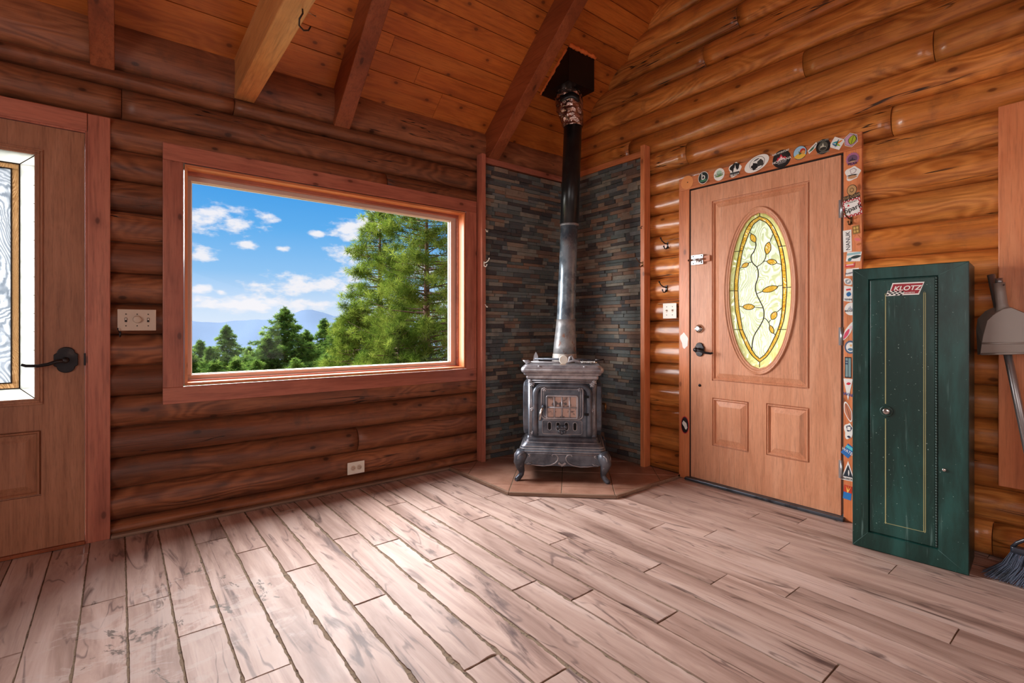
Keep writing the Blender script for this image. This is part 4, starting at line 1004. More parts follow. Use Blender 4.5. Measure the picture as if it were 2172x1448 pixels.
# ------------------------------------------------------------------ stove pipe
P0 = SP(.013, .34); P1 = Vector((2.775, 2.735, 2.655))
def PP(z_): t_ = (z_-P0.z)/(P1.z-P0.z); return P0.lerp(P1, t_)
pipe = empty('stove_pipe', P0, 0, 'tall black and blued stove pipe leaning up from the stove to the ceiling', 'stove pipe')
def psec(nm, mat, prof):
    m_p = MB(); rings = []
    for z_, r in prof:
        c = PP(z_)-P0; rings.append([(c.x+r*math.cos(2*PI*k/36), c.y+r*math.sin(2*PI*k/36), c.z) for k in range(36)])
    m_p.loft(rings); return m_p.build(nm, mat, pipe)
psec('flue_collar', M['collar'], [(TZ+.0005, .094), (.84, .092), (.872, .089), (.876, .086)])
psec('lower_pipe', M['pipe_rust'], [(.872, .0875), (.93, .084), (1.02, .078), (1.09, .0725), (1.13, .071)])
psec('middle_pipe', M['pipe_blue'], [(1.13, .0710), (1.134, .0690), (1.3, .0675), (1.5, .0670), (1.845, .0665)])
psec('pipe_joint', M['pipe_rust'], [(1.842, .0668), (1.846, .0715), (1.856, .0720), (1.862, .0695)])
psec('upper_pipe', M['pipe_black'], [(1.860, .0700), (2.2, .0700), (2.665, .0700)])
m_b = MB(); rs_ = random.Random(4); rings = []
cz = [(2.63, .0745, 2.775, 2.735), (2.66, .081, 2.772, 2.737), (2.70, .088, 2.765, 2.742), (2.74, .098, 2.758, 2.746), (2.79, .103, 2.752, 2.75), (2.84, .104, 2.748, 2.752), (2.87, .100, 2.745, 2.755), (2.905, .095, 2.742, 2.757)]
for q in range(34):
    z_ = 2.63+.275*q/33; r, x_, y_ = (float(np.interp(z_, [c[0] for c in cz], [c[i] for c in cz])) for i in (1, 2, 3)); rr_ = []
    for k in range(48):
        a = 2*PI*k/48; w_ = r+.0045*math.sin(5*a+9*q*.11)*math.cos(3*a-q*.45)+.0035*math.sin(11*a+q*.9)+rs_.uniform(-.0012, .0012)
        rr_.append((x_+w_*math.cos(a)-P0.x, y_+w_*math.sin(a)-P0.y, z_-P0.z))
    rings.append(rr_)
m_b.loft(rings); tag(m_b.build('foil_wrap', M['foil'], pipe), 'crinkled coppery foil wrapped round the top of the pipe')
# dark uncovered strip between the foil bands
m_b = MB(); rings = []
for z_ in (2.800, 2.848):
    rings.append([(2.750-P0.x+.108*math.cos(a_), 2.751-P0.y+.108*math.sin(a_), z_-P0.z+.008*math.sin(a_*5)) for a_ in [math.radians(185+85*k/12) for k in range(13)]])
A = [m_b.vert(p) for p in rings[0]]; B = [m_b.vert(p) for p in rings[1]]
for k in range(12): m_b.face((A[k], A[k+1], B[k+1], B[k]), True)
so = m_b.build('bare_pipe_band', M['pipe_black'], pipe); so.modifiers.new('thick', 'SOLIDIFY').thickness = .003
# ceiling support box
bx0, bx1, by0, by1 = 2.600, 2.880, 2.607, 2.912; zb_ = 2.895
cb = empty('flue_box', ((bx0+bx1)/2, (by0+by1)/2, zb_), 0, 'black metal chimney support box hanging from the sloping ceiling', 'chimney box')
ox, oy, oz = (bx0+bx1)/2, (by0+by1)/2, zb_
m_b = MB(); i = [m_b.vert((x_-ox, y_-oy, z_-oz)) for x_, y_, z_ in ((bx0, by0, zb_), (bx1, by0, zb_), (bx1, by1, zb_), (bx0, by1, zb_), (bx0, by0, zceil(by0)-.001), (bx1, by0, zceil(by0)-.001), (bx1, by1, zceil(by1)-.001), (bx0, by1, zceil(by1)-.001))]
for q_ in ((3, 2, 1, 0), (4, 5, 6, 7), (0, 1, 5, 4), (1, 2, 6, 5), (2, 3, 7, 6), (3, 0, 4, 7)): m_b.face([i[j] for j in q_])
m_b.build('box_shell', M['box_black'], cb, bevel=.003)
m_b = MB(); rs_ = random.Random(9)
def caulk(a, b, n_, r):
    P = []; R_ = []
    for k in range(n_+1):
        t_ = k/n_; y_ = a[1]+(b[1]-a[1])*t_; P.append((a[0]+(b[0]-a[0])*t_-ox+rs_.uniform(-.003, .003), y_-oy+rs_.uniform(-.003, .003), zceil(y_)-.003-oz)); R_.append(r*rs_.uniform(.6, 1.35))
    m_b.tube(P, R_, 8)
caulk((bx0-.004, by0-.008), (bx1+.006, by0-.008), 24, .016); caulk((bx0-.007, by0+.02), (bx0-.007, by1), 28, .010); m_b.build('orange_caulk', M['insul'], cb)

# ------------------------------------------------------------------ green cabinet
CW, CD, CH = .423, .250, 1.355
gc = empty('steel_cabinet', (2.827, .869, 0), math.radians(-85.4), 'tall dark green steel locker cabinet standing right of the oval glass door', 'cabinet')
m_b = MB(); m_b.box(0, CW, .012, CD, .002, CH-.001); m_b.build('body', M['green'], gc, bevel=.004)
m_b = MB()
ix0, ix1, iz0, iz1 = .068, .318, .085, 1.298
def ringg(a, b, c, d, y_): return [(a, y_, c), (b, y_, c), (b, y_, d), (a, y_, d)]
m_b.loft([ringg(0, CW, 0.002, CH, .014), ringg(0, CW, .002, CH, .002), ringg(.003, CW-.003, .005, CH-.003, 0), ringg(ix0-.004, ix1+.004, iz0-.004, iz1+.004, 0), ringg(ix0, ix1, iz0, iz1, .010)], cap=False, smooth=False)
m_b.build('front_frame', M['green'], gc)
seam_m = paint('pale_seam', lin(70, 104, 98), .5)
for a, b in (((.001, .003), (ix0-.004, iz0-.004)), ((CW-.001, .003), (ix1+.004, iz0-.004)), ((.001, CH-.002), (ix0-.004, iz1+.004)), ((CW-.001, CH-.002), (ix1+.004, iz1+.004))):
    m_b = MB(); m_b.tube([(a[0], .0, a[1]), (b[0], .0, b[1])], .0009, 5); m_b.build('mitre_seam', seam_m, gc)
m_b = MB(); m_b.box(ix0+.003, ix1-.006, .003, .0125, iz0+.003, iz1-.003); gd = m_b.build('cabinet_door', M['green'], gc, bevel=.0025)
m_b = MB(); zz = iz0+.004
while zz < iz1-.012:
    m_b.lathe([(.0036, zz), (.0042, zz+.0006), (.0042, zz+.0112), (.0036, zz+.0118)], (ix1-.002, .002, 0), 'z', 8); zz += .0122
m_b.build('piano_hinge', paint('hinge_steel', lin(60, 78, 74), .35, .6), gc)
def cab(px, py):          # picture point -> cabinet face x, z
    r = ray(px, py); o_ = Vector((2.827, .869, 0)); a = math.radians(-85.4); xx = Vector((math.cos(a), math.sin(a), 0)); nn = Vector((-math.sin(a), math.cos(a), 0))
    k_ = (o_-Vector((0, 0, EYE))).dot(nn)/r.dot(nn); p = Vector((0, 0, EYE))+r*k_; return ((p-o_).dot(xx), p.z)
lx, lz = cab(1880, 872)
px0, px1 = cab(1878, 900)[0], cab(1961, 900)[0]; pz0, pz1 = .145, 1.225
m_b = MB(); wv = .0022
for (a, b, c, d) in ((px0-wv, px0+wv, pz0, lz-.035), (px0-wv, px0+wv, lz+.035, pz1), (px1-.0045, px1-.0015, pz0, pz1), (px1+.0015, px1+.0045, pz0, pz1), (px0, px1, pz0-.0012, pz0+.0012)): m_b.box(a, b, .0018, .0028, c, d)
for (x_, z_, s_) in ((px0, pz1, 1), (px1, pz1, -1), (px0, pz0, 1), (px1, pz0, -1)): m_b.tube([(x_+s_*.004*math.cos(a_)*(1-a_/9), .0026, z_+.006*math.sin(a_)*(1-a_/9)) for a_ in [k*.5 for k in range(12)]], .0010, 5)
m_b.build('pinstripe', M['gold_line'], gd)
m_b = MB(); m_b.lathe([(.026, .004), (.026, -.001), (.021, -.002), (.018, .001)], (lx, 0, lz), 'y', 28); lk = m_b.build('lock_recess', M['green'], gd)
m_b = MB(); m_b.lathe([(.014, .002), (.014, -.006), (.011, -.008), (.003, -.008)], (lx, 0, lz), 'y', 24); m_b.build('lock_cylinder', M['chrome'], lk)
m_b = MB(); m_b.cbox((lx, -.0084, lz), (.003, .002, .009)); m_b.build('keyhole', M['slot'], lk)
bx_, bz_ = cab(2003, 996); m_b = MB(); m_b.lathe([(.0075, .001), (.0075, -.006), (.005, -.008), (.001, -.008)], (bx_, 0, bz_), 'y', 16); m_b.build('side_button', M['chrome'], gc)
# sticker on the cabinet door
S_RED, S_WHITE, S_BLACK = paint('sticker_red', lin(160, 28, 44), .35, var=.02), paint('sticker_white', lin(238, 236, 230), .35, var=.02), paint('sticker_black', lin(22, 22, 24), .35, var=.02)
def quad(name, pts, mat, parent, y0=.0, y1=.001): m_q = MB(); m_q.prism_xz(pts, y0, y1); return m_q.build(name, mat, parent)
K = [cab(1884, 626.5), cab(1949, 624.5), cab(1961, 597), cab(1893, 600)]
kx = sum(p[0] for p in K)/4; kz = sum(p[1] for p in K)/4
def shr(P, f, g=None): return [(kx+(p[0]-kx)*f, kz+(p[1]-kz)*(g or f)) for p in P]
kst = quad('sticker', K, S_WHITE, gd, .0012, .0026); kst['label'] = 'red and white parallelogram sticker reading KLOTZ'
quad('red_field', shr(K, .93, .80), S_RED, kst, .0008, .0012)
text('KLOTZ', .0285, kst, kx+.003, kz+.002, S_WHITE, .0004, 0, .0007, .28, (1.08, 1.0)).rotation_euler = (Matrix.Rotation(math.radians(0), 3, 'Y') @ Matrix.Rotation(PI/2, 3, 'X')).to_euler()
text('SYNTHETICS', .0065, kst, kx+.012, kz-.0185, S_WHITE, .0004, 0, .0002, .2, (1.1, 1))
m_b = MB()
for r_ in range(3):
    for c_ in range(7):
        if (r_+c_) % 2 == 0:
            X_ = K[0][0]-.008+c_*.0085+r_*.0025; Z_ = K[0][1]+.000+r_*.0065+.002*math.sin(c_*.9); m_b.prism_xz([(X_, Z_), (X_+.0085, Z_), (X_+.011, Z_+.0065), (X_+.0025, Z_+.0065)], -.0001, .0004)
m_b.build('checker', S_BLACK, kst)
quad('checker_ground', [(K[0][0]-.010, K[0][1]-.003), (K[0][0]+.056, K[0][1]-.001), (K[0][0]+.060, K[0][1]+.016), (K[0][0]-.002, K[0][1]+.022)], S_WHITE, kst, .0004, .0010)

# ------------------------------------------------------------------ broom and dustpan
br_ = empty('broom', (2.88, .29, 0), 0, 'angled broom with dark bristles standing in the right corner by the green cabinet', 'broom')
bt = Vector((2.99, .285, 1.60))-Vector((2.88, .29, 0))          # handle top, leaning on the wall
hb = onR(2158, 900, 2.95); h2 = onR(2150, 770, 2.96)
def rel(p): return Vector(p)-Vector((2.88, .29, 0))
foot = Vector((2.93, .222, .185)); topp = Vector((2.985, .395, 1.30))
m_b = MB(); m_b.tube([rel(foot), rel(topp)], .0138, 14); m_b.build('handle', M['alu_pole'], br_)
m_b = MB(); plast = paint('black_plastic', lin(52, 56, 66), .3)
ctr = Vector((2.925, .225, .150)); ax_b = Vector((.10, .99, 0)).normalized()         # along the head
hw_ = .105
ringa = []
def bp(u_, z_, w_): return rel(ctr+ax_b*u_+Vector((w_, -.1*w_, z_)))
m_b.loft([[bp(u_, z_, w_) for u_, w_ in rrect(hw_, .017, .014, 0, 0, 5)] for z_ in (-.020, 0, .004)]); m_b.build('head', plast, br_)
m_b = MB(); m_b.tube([bp(hw_-.006, .0, 0), bp(hw_-.02, .022, 0), bp(hw_*.55, .046, 0), bp(.0, .060, 0), bp(-hw_*.6, .046, 0), bp(-hw_+.005, .0, 0)], .007, 8); m_b.tube([bp(0, .0, 0), bp(0, .062, 0)], .014, 10); m_b.build('head_bracket', plast, br_)
bris = paint('broom_bristle', lin(78, 88, 108), .5, second=lin(44, 48, 58))
m_b = MB(); rs_ = random.Random(2)
for i in range(13):
    u0_ = -hw_+.008+i*(2*hw_-.016)/12
    for j in (-1, 1):
        for s_ in range(26):
            a0_ = rs_.gauss(0, .0028); b0_ = rs_.gauss(0, .0028); sp_ = (u0_/hw_)
            uu = u0_+sp_*.062+a0_*4.2+.014; ww = -.028+j*.010+b0_*4
            m_b.tube([bp(u0_+a0_, -.018, j*.007+b0_), bp(u0_+a0_*2+sp_*.024, -.075, j*.009+b0_*1.5-.008), bp(uu, -.146+rs_.uniform(0, .016), ww)], .0010, 4, cap=False)
tag(m_b.build('bristles', bris, br_), kind='stuff')
dp = empty('dustpan', (2.95, .38, 1.0), 0, 'grey plastic dustpan hung upside down on the broom handle beside the green cabinet', 'dustpan')
def onP(px, py, D=2.93): return onR(px, py, D)-Vector((2.95, .38, 1.0))
dpm = paint('grey_dustpan_plastic', lin(142, 130, 122), .42, var=.05); 
m_b = MB()
# outline of the pan (picture points), front plate and folded rim
plate = [(2074, 752), (2071, 700), (2074, 676), (2090, 660), (2112, 650), (2118, 646), (2140, 650), (2172, 662), (2206, 690), (2215, 740), (2216, 750)]
frontp = [(2083, 728), (2086, 712), (2095, 680), (2108, 668), (2128, 656), (2145, 653), (2172, 664), (2198, 685), (2208, 718), (2210, 727)]
A = [m_b.vert(onP(x_, y_, 2.975)) for x_, y_ in plate]
m_b.face(A)
B = [m_b.vert(onP(x_, y_, 2.915)) for x_, y_ in frontp]
m_b.face(B[::-1])
for k in range(len(B)-1): 
    ka = min(k, len(A)-2); m_b.face((A[ka+1] if k < len(A)-1 else A[-1], A[ka], B[k], B[k+1]))
m_b.face((A[-1], A[-2], B[-1]))
C = [m_b.vert(onP(x_, y_, D_)) for x_, y_, D_ in ((2080, 751, 2.925), (2214, 748, 2.925))]
m_b.face((B[0], B[-1], C[1], C[0])); m_b.face((A[0], B[0], C[0])); m_b.face((A[-1], C[1], B[-1]))
ob = m_b.build('pan', dpm, dp); sm_ = ob.modifiers.new('thick', 'SOLIDIFY'); sm_.thickness = .003; sm_.offset = 0
bv = ob.modifiers.new('bevel', 'BEVEL'); bv.width = .006; bv.segments = 3; bv.limit_method = 'ANGLE'; bv.angle_limit = math.radians(25)
m_b = MB(); lipP = [onP(2083, 728, 2.914), onP(2210, 727, 2.914)]; m_b.tube([lipP[0], lipP[1]], .004, 8); m_b.tube([onP(2081, 751, 2.922), onP(2214, 748, 2.922)], .0045, 8); m_b.build('lip', dpm, dp)
m_b = MB()
m_b.tube([onP(2128, 662, 2.945), onP(2125, 645, 2.945), onP(2121.5, 620, 2.945), onP(2119, 600, 2.945)], [.024, .019, .0185, .0195], 18); m_b.build('socket', dpm, dp)
m_b = MB(); m_b.tube([onP(2119.5, 603, 2.945), onP(2118.5, 590, 2.945)], [.0125, .0125], 14); m_b.build('handle_end', M['alu_pole'], dp)
m_b = MB(); c_ = onP(2129, 604, 2.924); m_b.ball(c_, .0035, 8); m_b.build('rivet_hole', M['slot'], dp)

# ------------------------------------------------------------------ plates, outlet, hooks
def plate3():
    e = empty('switch_plate', (.071, DL-.0, 1.108), 0, 'almond three gang plate with a round dimmer knob between left door and window', 'switch')
    m_p = MB(); m_p.box(-.080, .080, -.010, -.004, -.055, .055); pl = m_p.build('plate', M['tan_plastic'], e, bevel=.003)
    m_p = MB(); m_p.box(-.07, .07, -.005, .018, -.045, .045); m_p.build('wall_box', M['slot'], e)
    m_p = MB(); m_p.lathe([(.019, -.010), (.019, -.016), (.017, -.024), (.014, -.026), (.001, -.026)], (.0, 0, .003), 'y', 28); m_p.build('dimmer_knob', M['tan_plastic'], e)
    for x_ in (-.046, .046):
        m_p = MB(); m_p.cbox((x_, -.0102, .0), (.010, .001, .022)); t_g = m_p.build('toggle_slot', M['slot'], e); m_p = MB(); m_p.cbox((x_, -.015, .004), (.006, .010, .008)); m_p.build('toggle', M['white_plastic'], t_g, bevel=.001)
    for x_ in (-.046, 0, .046):
        for z_ in (-.030, .030):
            m_p = MB(); m_p.lathe([(.003, -.0098), (.003, -.0112), (.001, -.0115)], (x_, 0, z_), 'y', 8); m_p.build('screw', M['slot'], e)
plate3()
e = empty('switch_plate', (DR-.0, 2.112, 1.190), -PI/2, 'ivory double toggle switch plate on the logs left of the oval glass door', 'switch')
m_b = MB(); m_b.box(-.057, .057, -.008, -.002, -.056, .056); m_b.build('plate', M['white_plastic'], e, bevel=.003)
m_b = MB(); m_b.box(-.05, .05, -.003, .02, -.048, .048); m_b.build('wall_box', M['slot'], e)
for x_ in (-.024, .024):
    m_b = MB(); m_b.cbox((x_, -.0085, 0), (.010, .001, .022)); tg = m_b.build('toggle_slot', M['tan_plastic'], e); m_b = MB(); m_b.cbox((x_, -.014, .004), (.006, .012, .008)); m_b.build('toggle', M['tan_plastic'], tg, bevel=.001)
    for z_ in (-.030, .030):
        m_b = MB(); m_b.lathe([(.003, -.0078), (.003, -.0092), (.001, -.0095)], (x_, 0, z_), 'y', 8); m_b.build('screw', M['slot'], e)
e = empty('power_outlet', (1.230, DL, .139), 0, 'cream duplex power outlet low on the wall under the picture window', 'outlet')
m_b = MB(); m_b.box(-.058, .058, -.006, -.0005, -.040, .040); m_b.build('plate', M['white_plastic'], e, bevel=.003)
m_b = MB(); m_b.box(-.05, .05, -.001, .02, -.033, .033); m_b.build('wall_box', M['slot'], e)
for x_ in (-.020, .020):
    m_b = MB(); m_b.lathe([(.016, -.0058), (.016, -.0080), (.014, -.0084), (.001, -.0084)], (x_, 0, 0), 'y', 24); so_ = m_b.build('socket', M['tan_plastic'], e)
    m_b = MB()
    for dz_ in (-.0055, .0055): m_b.cbox((x_-.002, -.0085, dz_), (.008, .0006, .0020))
    m_b.lathe([(.0024, -.0083), (.0024, -.0089)], (x_+.008, 0, 0), 'y', 8); m_b.build('slots', M['slot'], so_)

def coat_hook(loc, rz, label, mat, s=1.0, flip=1):
    e = empty('coat_hook', loc, rz, label, 'hook', 'coat hooks')
    m_h = MB(); m_h.cbox((0, -.002, 0), (.012*s, .004, .040*s)); m_h.build('back_plate', mat, e, bevel=.002)
    m_h = MB(); m_h.tube([(0, -.003, .008*s), (flip*.004*s, -.026*s, .010*s), (flip*.010*s, -.042*s, .022*s), (flip*.014*s, -.050*s, .036*s)], [.004*s, .0035*s, .003*s, .0035*s], 8); m_h.ball((flip*.014*s, -.051*s, .039*s), .0055*s, 8)
    m_h.tube([(0, -.003, -.008*s), (0, -.016*s, -.022*s), (flip*.002*s, -.028*s, -.022*s), (flip*.004*s, -.034*s, -.010*s)], [.004*s, .0035*s, .003*s, .0035*s], 8); m_h.ball((flip*.004*s, -.034*s, -.008*s), .005*s, 8)
    m_h.build('prongs', mat, e); return e
pF = DL-.064
coat_hook((2.225, pF, onL(1030, 560, pF).z), 0, 'white double prong coat hook at mid height on the slate panel post', M['white_plastic'])
def jhook(loc, rz, label, mat, r=.010, drop=.02):
    e = empty('screw_hook', loc, rz, label, 'hook', 'small screw hooks')
    m_h = MB(); m_h.tube([(0, .003, 0), (0, -.010, 0), (0, -.016, -drop*.3)]+[(r*math.sin(a)*.9, -.016-r*(1-math.cos(a))*.8, -drop*.3-r*.5-r*math.sin(a)) for a in [PI*k/8 for k in range(1, 9)]], .0022, 8); m_h.build('hook_wire', mat, e); return e
jhook((2.232, pF, onL(1030, 487, pF).z), 0, 'small white screw hook on the slate panel post, top one', M['white_plastic'])
jhook((2.232, pF, onL(1029, 646, pF).z), 0, 'small white screw hook on the slate panel post, lowest one', M['white_plastic'])
pR = DR-.064
coat_hook((pR, 2.309, onR(1362, 560, pR).z), -PI/2, 'dark double coat hook on the wooden post left of the glossy logs', M['brass'], 1, -1)
jhook((pR, 2.309, onR(1362, 480, pR).z), -PI/2, 'tiny dark screw hook high on the wooden post right of the pipe', M['copper_hook'])
p = onR(1415, 520); coat_hook((DR+.010, p.y, p.z), -PI/2, 'upper dark coat hook on the glossy log ends', M['black_iron'], 1.25, -1)
p = onR(1412, 612); coat_hook((DR+.010, p.y, p.z), -PI/2, 'lower dark coat hook on the glossy log ends, above the switch plate', M['black_iron'], 1.25, -1)
p = onR(1806, 468); coat_hook((DR-.001, p.y, p.z), -PI/2, 'brass double hook screwed to the stickered door casing', M['brass'], 1.1, -1)
coat_hook((onL(255, 708).x, DL+.012, onL(255, 708).z), 0, 'black hook under the left corner of the almond switch plate', M['black_iron'], .7, -1)
# big hook under the tie beam and a nail
e = empty('ceiling_hook', (.600, 2.17, 2.402), 0, 'curled wire hook under the level tie beam', 'hook')
m_b = MB(); m_b.tube([(0, .0, .004), (.0, -.004, -.02), (-.012, .0, -.045), (-.010, .012, -.066), (.010, .02, -.076), (.030, .02, -.068), (.038, .018, -.050)], .0035, 8); m_b.build('hook_wire', M['copper_hook'], e)
e = empty('roofing_nail', (1, 1, 1), 0, 'long bright nail sticking out beside the level tie beam', 'nail')
e.location = (.628, 2.36, 2.52); m_b = MB(); m_b.tube([(0, 0, 0), (.085, .01, -.004)], .0018, 6); m_b.lathe([(.0045, .085), (.0045, .087)], (0, .01, -.004), 'x', 10); m_b.build('shank', M['chrome'], e)

# ------------------------------------------------------------------ stickers on the door casing
SM = {}
def cm(*c):
    if c not in SM: SM[c] = paint('sticker_ink_%d_%d_%d' % c, lin(*c), .38, var=.03)
    return SM[c]
def sticker(px, py, w, h, shape, col, label, rot=0.0, layers=(), txt=(), D=DR):
    """layers: (shape, dx, dz, w, h, colour, rot) in sticker units (1 = half size)"""
    p = onR(px, py, D); k_ = (p.x*FW.x+p.y*FW.y)/FPX; hgt = h*k_; wid = onR(px-w/2, py, D).y-onR(px+w/2, py, D).y
    e = empty('sticker', (D-.0016, p.y, p.z), -PI/2, label, 'sticker', 'stickers on the door casing')
    def outline(sh, cx_, cz_, ww, hh, r_):
        if sh == 'o': P = [(math.cos(2*PI*k/28), math.sin(2*PI*k/28)) for k in range(28)]
        elif sh == 'r': P = [(-1, -1), (1, -1), (1, 1), (-1, 1)]
        elif sh == 't': P = [(-1, -1), (1, -1), (0, 1)]
        elif sh == 'h': P = [(math.cos(PI/6+PI/3*k), math.sin(PI/6+PI/3*k)) for k in range(6)]
        elif sh == 'g': P = [((1 if k % 2 else .84)*math.cos(2*PI*k/32), (1 if k % 2 else .84)*math.sin(2*PI*k/32)) for k in range(32)]
        elif sh == 'b': P = [(1*math.cos(a)*(1+.14*math.sin(3*a+1)+.08*math.sin(5*a)), math.sin(a)*(1+.12*math.cos(4*a+2))) for a in [2*PI*k/36 for k in range(36)]]
        elif sh == 'l': P = [(math.cos(a), math.copysign(abs(math.sin(a))**1.7, math.sin(a))) for a in [2*PI*k/24 for k in range(24)]]
        elif sh == 'p': P = [(-1, -.8), (.8, -1), (1, .8), (-.8, 1)]
        elif sh == 'm': P = [(-1, -1), (1, -1), (.6, -.1), (.35, -.35), (0, 1), (-.4, -.1), (-.6, .2)]
        c_, s_ = math.cos(r_), math.sin(r_)
        return [(cx_+(x_*ww*c_-z_*hh*s_), cz_+(x_*ww*s_+z_*hh*c_)) for x_, z_ in P]
    def put(nm, P, mat, y0):
        m_s = MB(); m_s.prism_xz(P, y0, y0+.0004); return m_s.build(nm, mat, e)
    put('backing', outline(shape, 0, 0, wid/2, hgt/2, rot), cm(*col), 0)
    for i, (sh, dx_, dz_, lw, lh, c, lr) in enumerate(layers):
        cx_, cz_ = dx_*wid/2, dz_*hgt/2; c_, s_ = math.cos(rot), math.sin(rot)
        put('print', outline(sh, cx_*c_-cz_*s_, cx_*s_+cz_*c_, lw*wid/2, lh*hgt/2, rot+lr), cm(*c), -.0005-.00035*min(i, 3)-.00001*i)
    for (s, dx_, dz_, size, c, tr, sx_) in txt:
        cx_, cz_ = dx_*wid/2, dz_*hgt/2; c_, s_ = math.cos(rot), math.sin(rot)
        text(s, size*hgt, e, cx_*c_-cz_*s_, cx_*s_+cz_*c_, cm(*c), -.0008-.00035*min(len(layers), 4), -(rot+tr), .0002, 0, (sx_, 1))
    return e
Wt, Bk = (240, 238, 232), (24, 24, 26)
sticker(1492, 377, 22, 26, 'o', Wt, 'round dark green sticker with a white letter b, first on the top casing', 0, [('o', 0, 0, .92, .92, (30, 44, 42), 0), ('r', 0, -.45, .6, .18, (70, 130, 96), 0)], [('b', 0, .15, .75, Wt, 0, 1)])
sticker(1525.5, 370, 23, 26, 'o', Wt, 'round white sticker with green lettering beside the dark letter b one', 0, [('o', 0, .3, .5, .35, (170, 205, 180), 0), ('l', .1, -.25, .7, .12, (110, 160, 70), .15)], [('Silver', 0, -.05, .34, (60, 110, 70), .15, 1)])
sticker(1558.5, 360, 25, 30, 'b', Wt, 'black and white dog head shaped sticker on the top casing', 0, [('b', 0, .3, .8, .6, Bk, .4), ('m', .1, .2, .35, .55, Wt, 0), ('r', 0, -.45, .8, .12, (60, 60, 60), 0)], [('FLORENCE', 0, -.72, .2, Bk, .1, .8)])
sticker(1605, 347, 54, 31, 'o', Wt, 'white oval sticker with a sketched black scene on the top casing', .32, [('o', .05, .02, .62, .86, (120, 120, 118), 0), ('o', .05, .02, .58, .80, Wt, 0), ('b', -.2, -.25, .28, .42, Bk, 0), ('b', .28, -.2, .26, .45, (60, 60, 58), 1), ('o', -.2, .15, .07, .14, Bk, 0), ('l', .1, .5, .25, .1, (90, 90, 90), 0)])
sticker(1658, 337, 38, 38, 'o', Bk, 'round black sticker with red and white mountains on the top casing', .12, [('o', 0, 0, .72, .72, (40, 36, 38), 0), ('m', 0, .22, .62, .34, (206, 40, 60), 0), ('m', 0, .10, .42, .22, (240, 220, 220), 0), ('r', 0, -.36, .5, .03, (150, 150, 150), 0), ('r', 0, -.48, .45, .03, (150, 150, 150), 0)], [('PURE ADVENTURES', 0, .72, .13, Wt, 0, .8), ('MONTANA', 0, -.2, .2, Wt, 0, 1)])
sticker(1697, 324, 29, 29, 'o', Bk, 'round blue sky and yellow sand sticker with a red capped bird', 0, [('o', 0, 0, .94, .94, (160, 200, 226), 0), ('l', 0, -.5, .86, .4, (238, 190, 70), 0), ('o', .4, .15, .4, .4, (190, 60, 40), 0), ('o', .5, -.05, .3, .28, (220, 160, 90), 0), ('t', -.05, .0, .2, .3, (90, 110, 60), .5)])
sticker(1724, 314, 27, 9, 'p', Wt, 'slanted white scribbled sticker between bird and black round stickers', .72, [('r', 0, .1, .8, .3, (150, 150, 150), 0), ('l', -.2, -.2, .5, .4, (60, 110, 80), 0)])
sticker(1746, 311, 31, 32, 'o', Bk, 'round black and grey mountain sticker near the corner of the casing', 0, [('o', 0, 0, .66, .66, (90, 90, 80), 0), ('m', 0, .1, .5, .4, (200, 198, 180), 0), ('o', 0, -.25, .45, .2, (50, 50, 46), 0)], [('EXPLORE', 0, .78, .16, (150, 150, 140), 0, 1), ('OUTDOORS', 0, -.8, .14, (150, 150, 140), 0, 1)])
sticker(1775.5, 304, 29, 24, 'p', Wt, 'white sticker with a rainbow dragonfly on the top casing', -.45, [('l', -.3, .1, .5, .14, (40, 160, 180), .5), ('l', .3, .3, .5, .14, (240, 140, 40), .9), ('l', .25, -.2, .5, .12, (160, 200, 60), -.3), ('l', -.2, -.35, .5, .12, (30, 110, 160), -.2), ('l', 0, 0, .1, .7, (40, 90, 90), 0)])
sticker(1805, 297, 32, 31, 'h', Wt, 'hexagonal pink sticker with a lime green leaf in the casing corner', .1, [('h', 0, 0, .92, .92, (60, 50, 50), 0), ('h', 0, 0, .86, .86, (206, 160, 190), 0), ('l', .2, -.05, .75, .5, (40, 44, 20), 1.2), ('l', .2, -.05, .68, .42, (176, 190, 50), 1.2), ('r', .2, -.05, .6, .03, (40, 44, 20), 1.2)])
sticker(1808.5, 337, 30, 29, 'g', (176, 110, 150), 'purple gear shaped sticker at the top of the right casing', 0, [('o', 0, 0, .7, .6, (112, 84, 110), 0), ('m', 0, -.05, .5, .3, (60, 50, 66), 0), ('l', 0, -.4, .6, .12, (190, 150, 130), 0)], [('PILAR', 0, -.72, .24, (50, 36, 46), 0, 1)])
sticker(1808, 368, 31, 29, 'b', Wt, 'white blob sticker with a sketched rose and brown sand below the purple gear', 0, [('b', .1, .35, .42, .4, (150, 120, 130), 0), ('b', .1, .35, .34, .32, Wt, 0), ('l', 0, -.25, .75, .12, Bk, 0), ('l', 0, -.52, .7, .25, (196, 150, 110), 0)])
sticker(1807, 403, 21, 23, 'o', (64, 50, 40), 'round tan record shaped sticker above the checkered one', 0, [('o', 0, 0, .9, .9, (190, 150, 100), 0), ('o', 0, 0, .4, .4, (64, 50, 40), 0), ('o', 0, 0, .3, .3, (190, 150, 100), 0)])
sticker(1807, 417, 34, 10, 'r', (70, 58, 48), 'dark brown lettered strip sticker under the tan record sticker', .18, [], [('THE CLEAR', 0, 0, .7, (170, 140, 100), 0, .9)])
ck = [('r', 0, 0, .76, .74, Wt, 0), ('t', -.35, .35, .16, .12, (200, 40, 50), 0)]
for q_ in range(9):
    for s_ in (-1, 1):
        ck.append(('r', -.9+q_*.225, s_*(.93 if q_ % 2 else .81), .055, .06, Wt, 0))
        if 0 < q_ < 8: ck.append(('r', s_*(.93 if q_ % 2 else .81), -.9+q_*.225, .055, .06, Wt, 0))
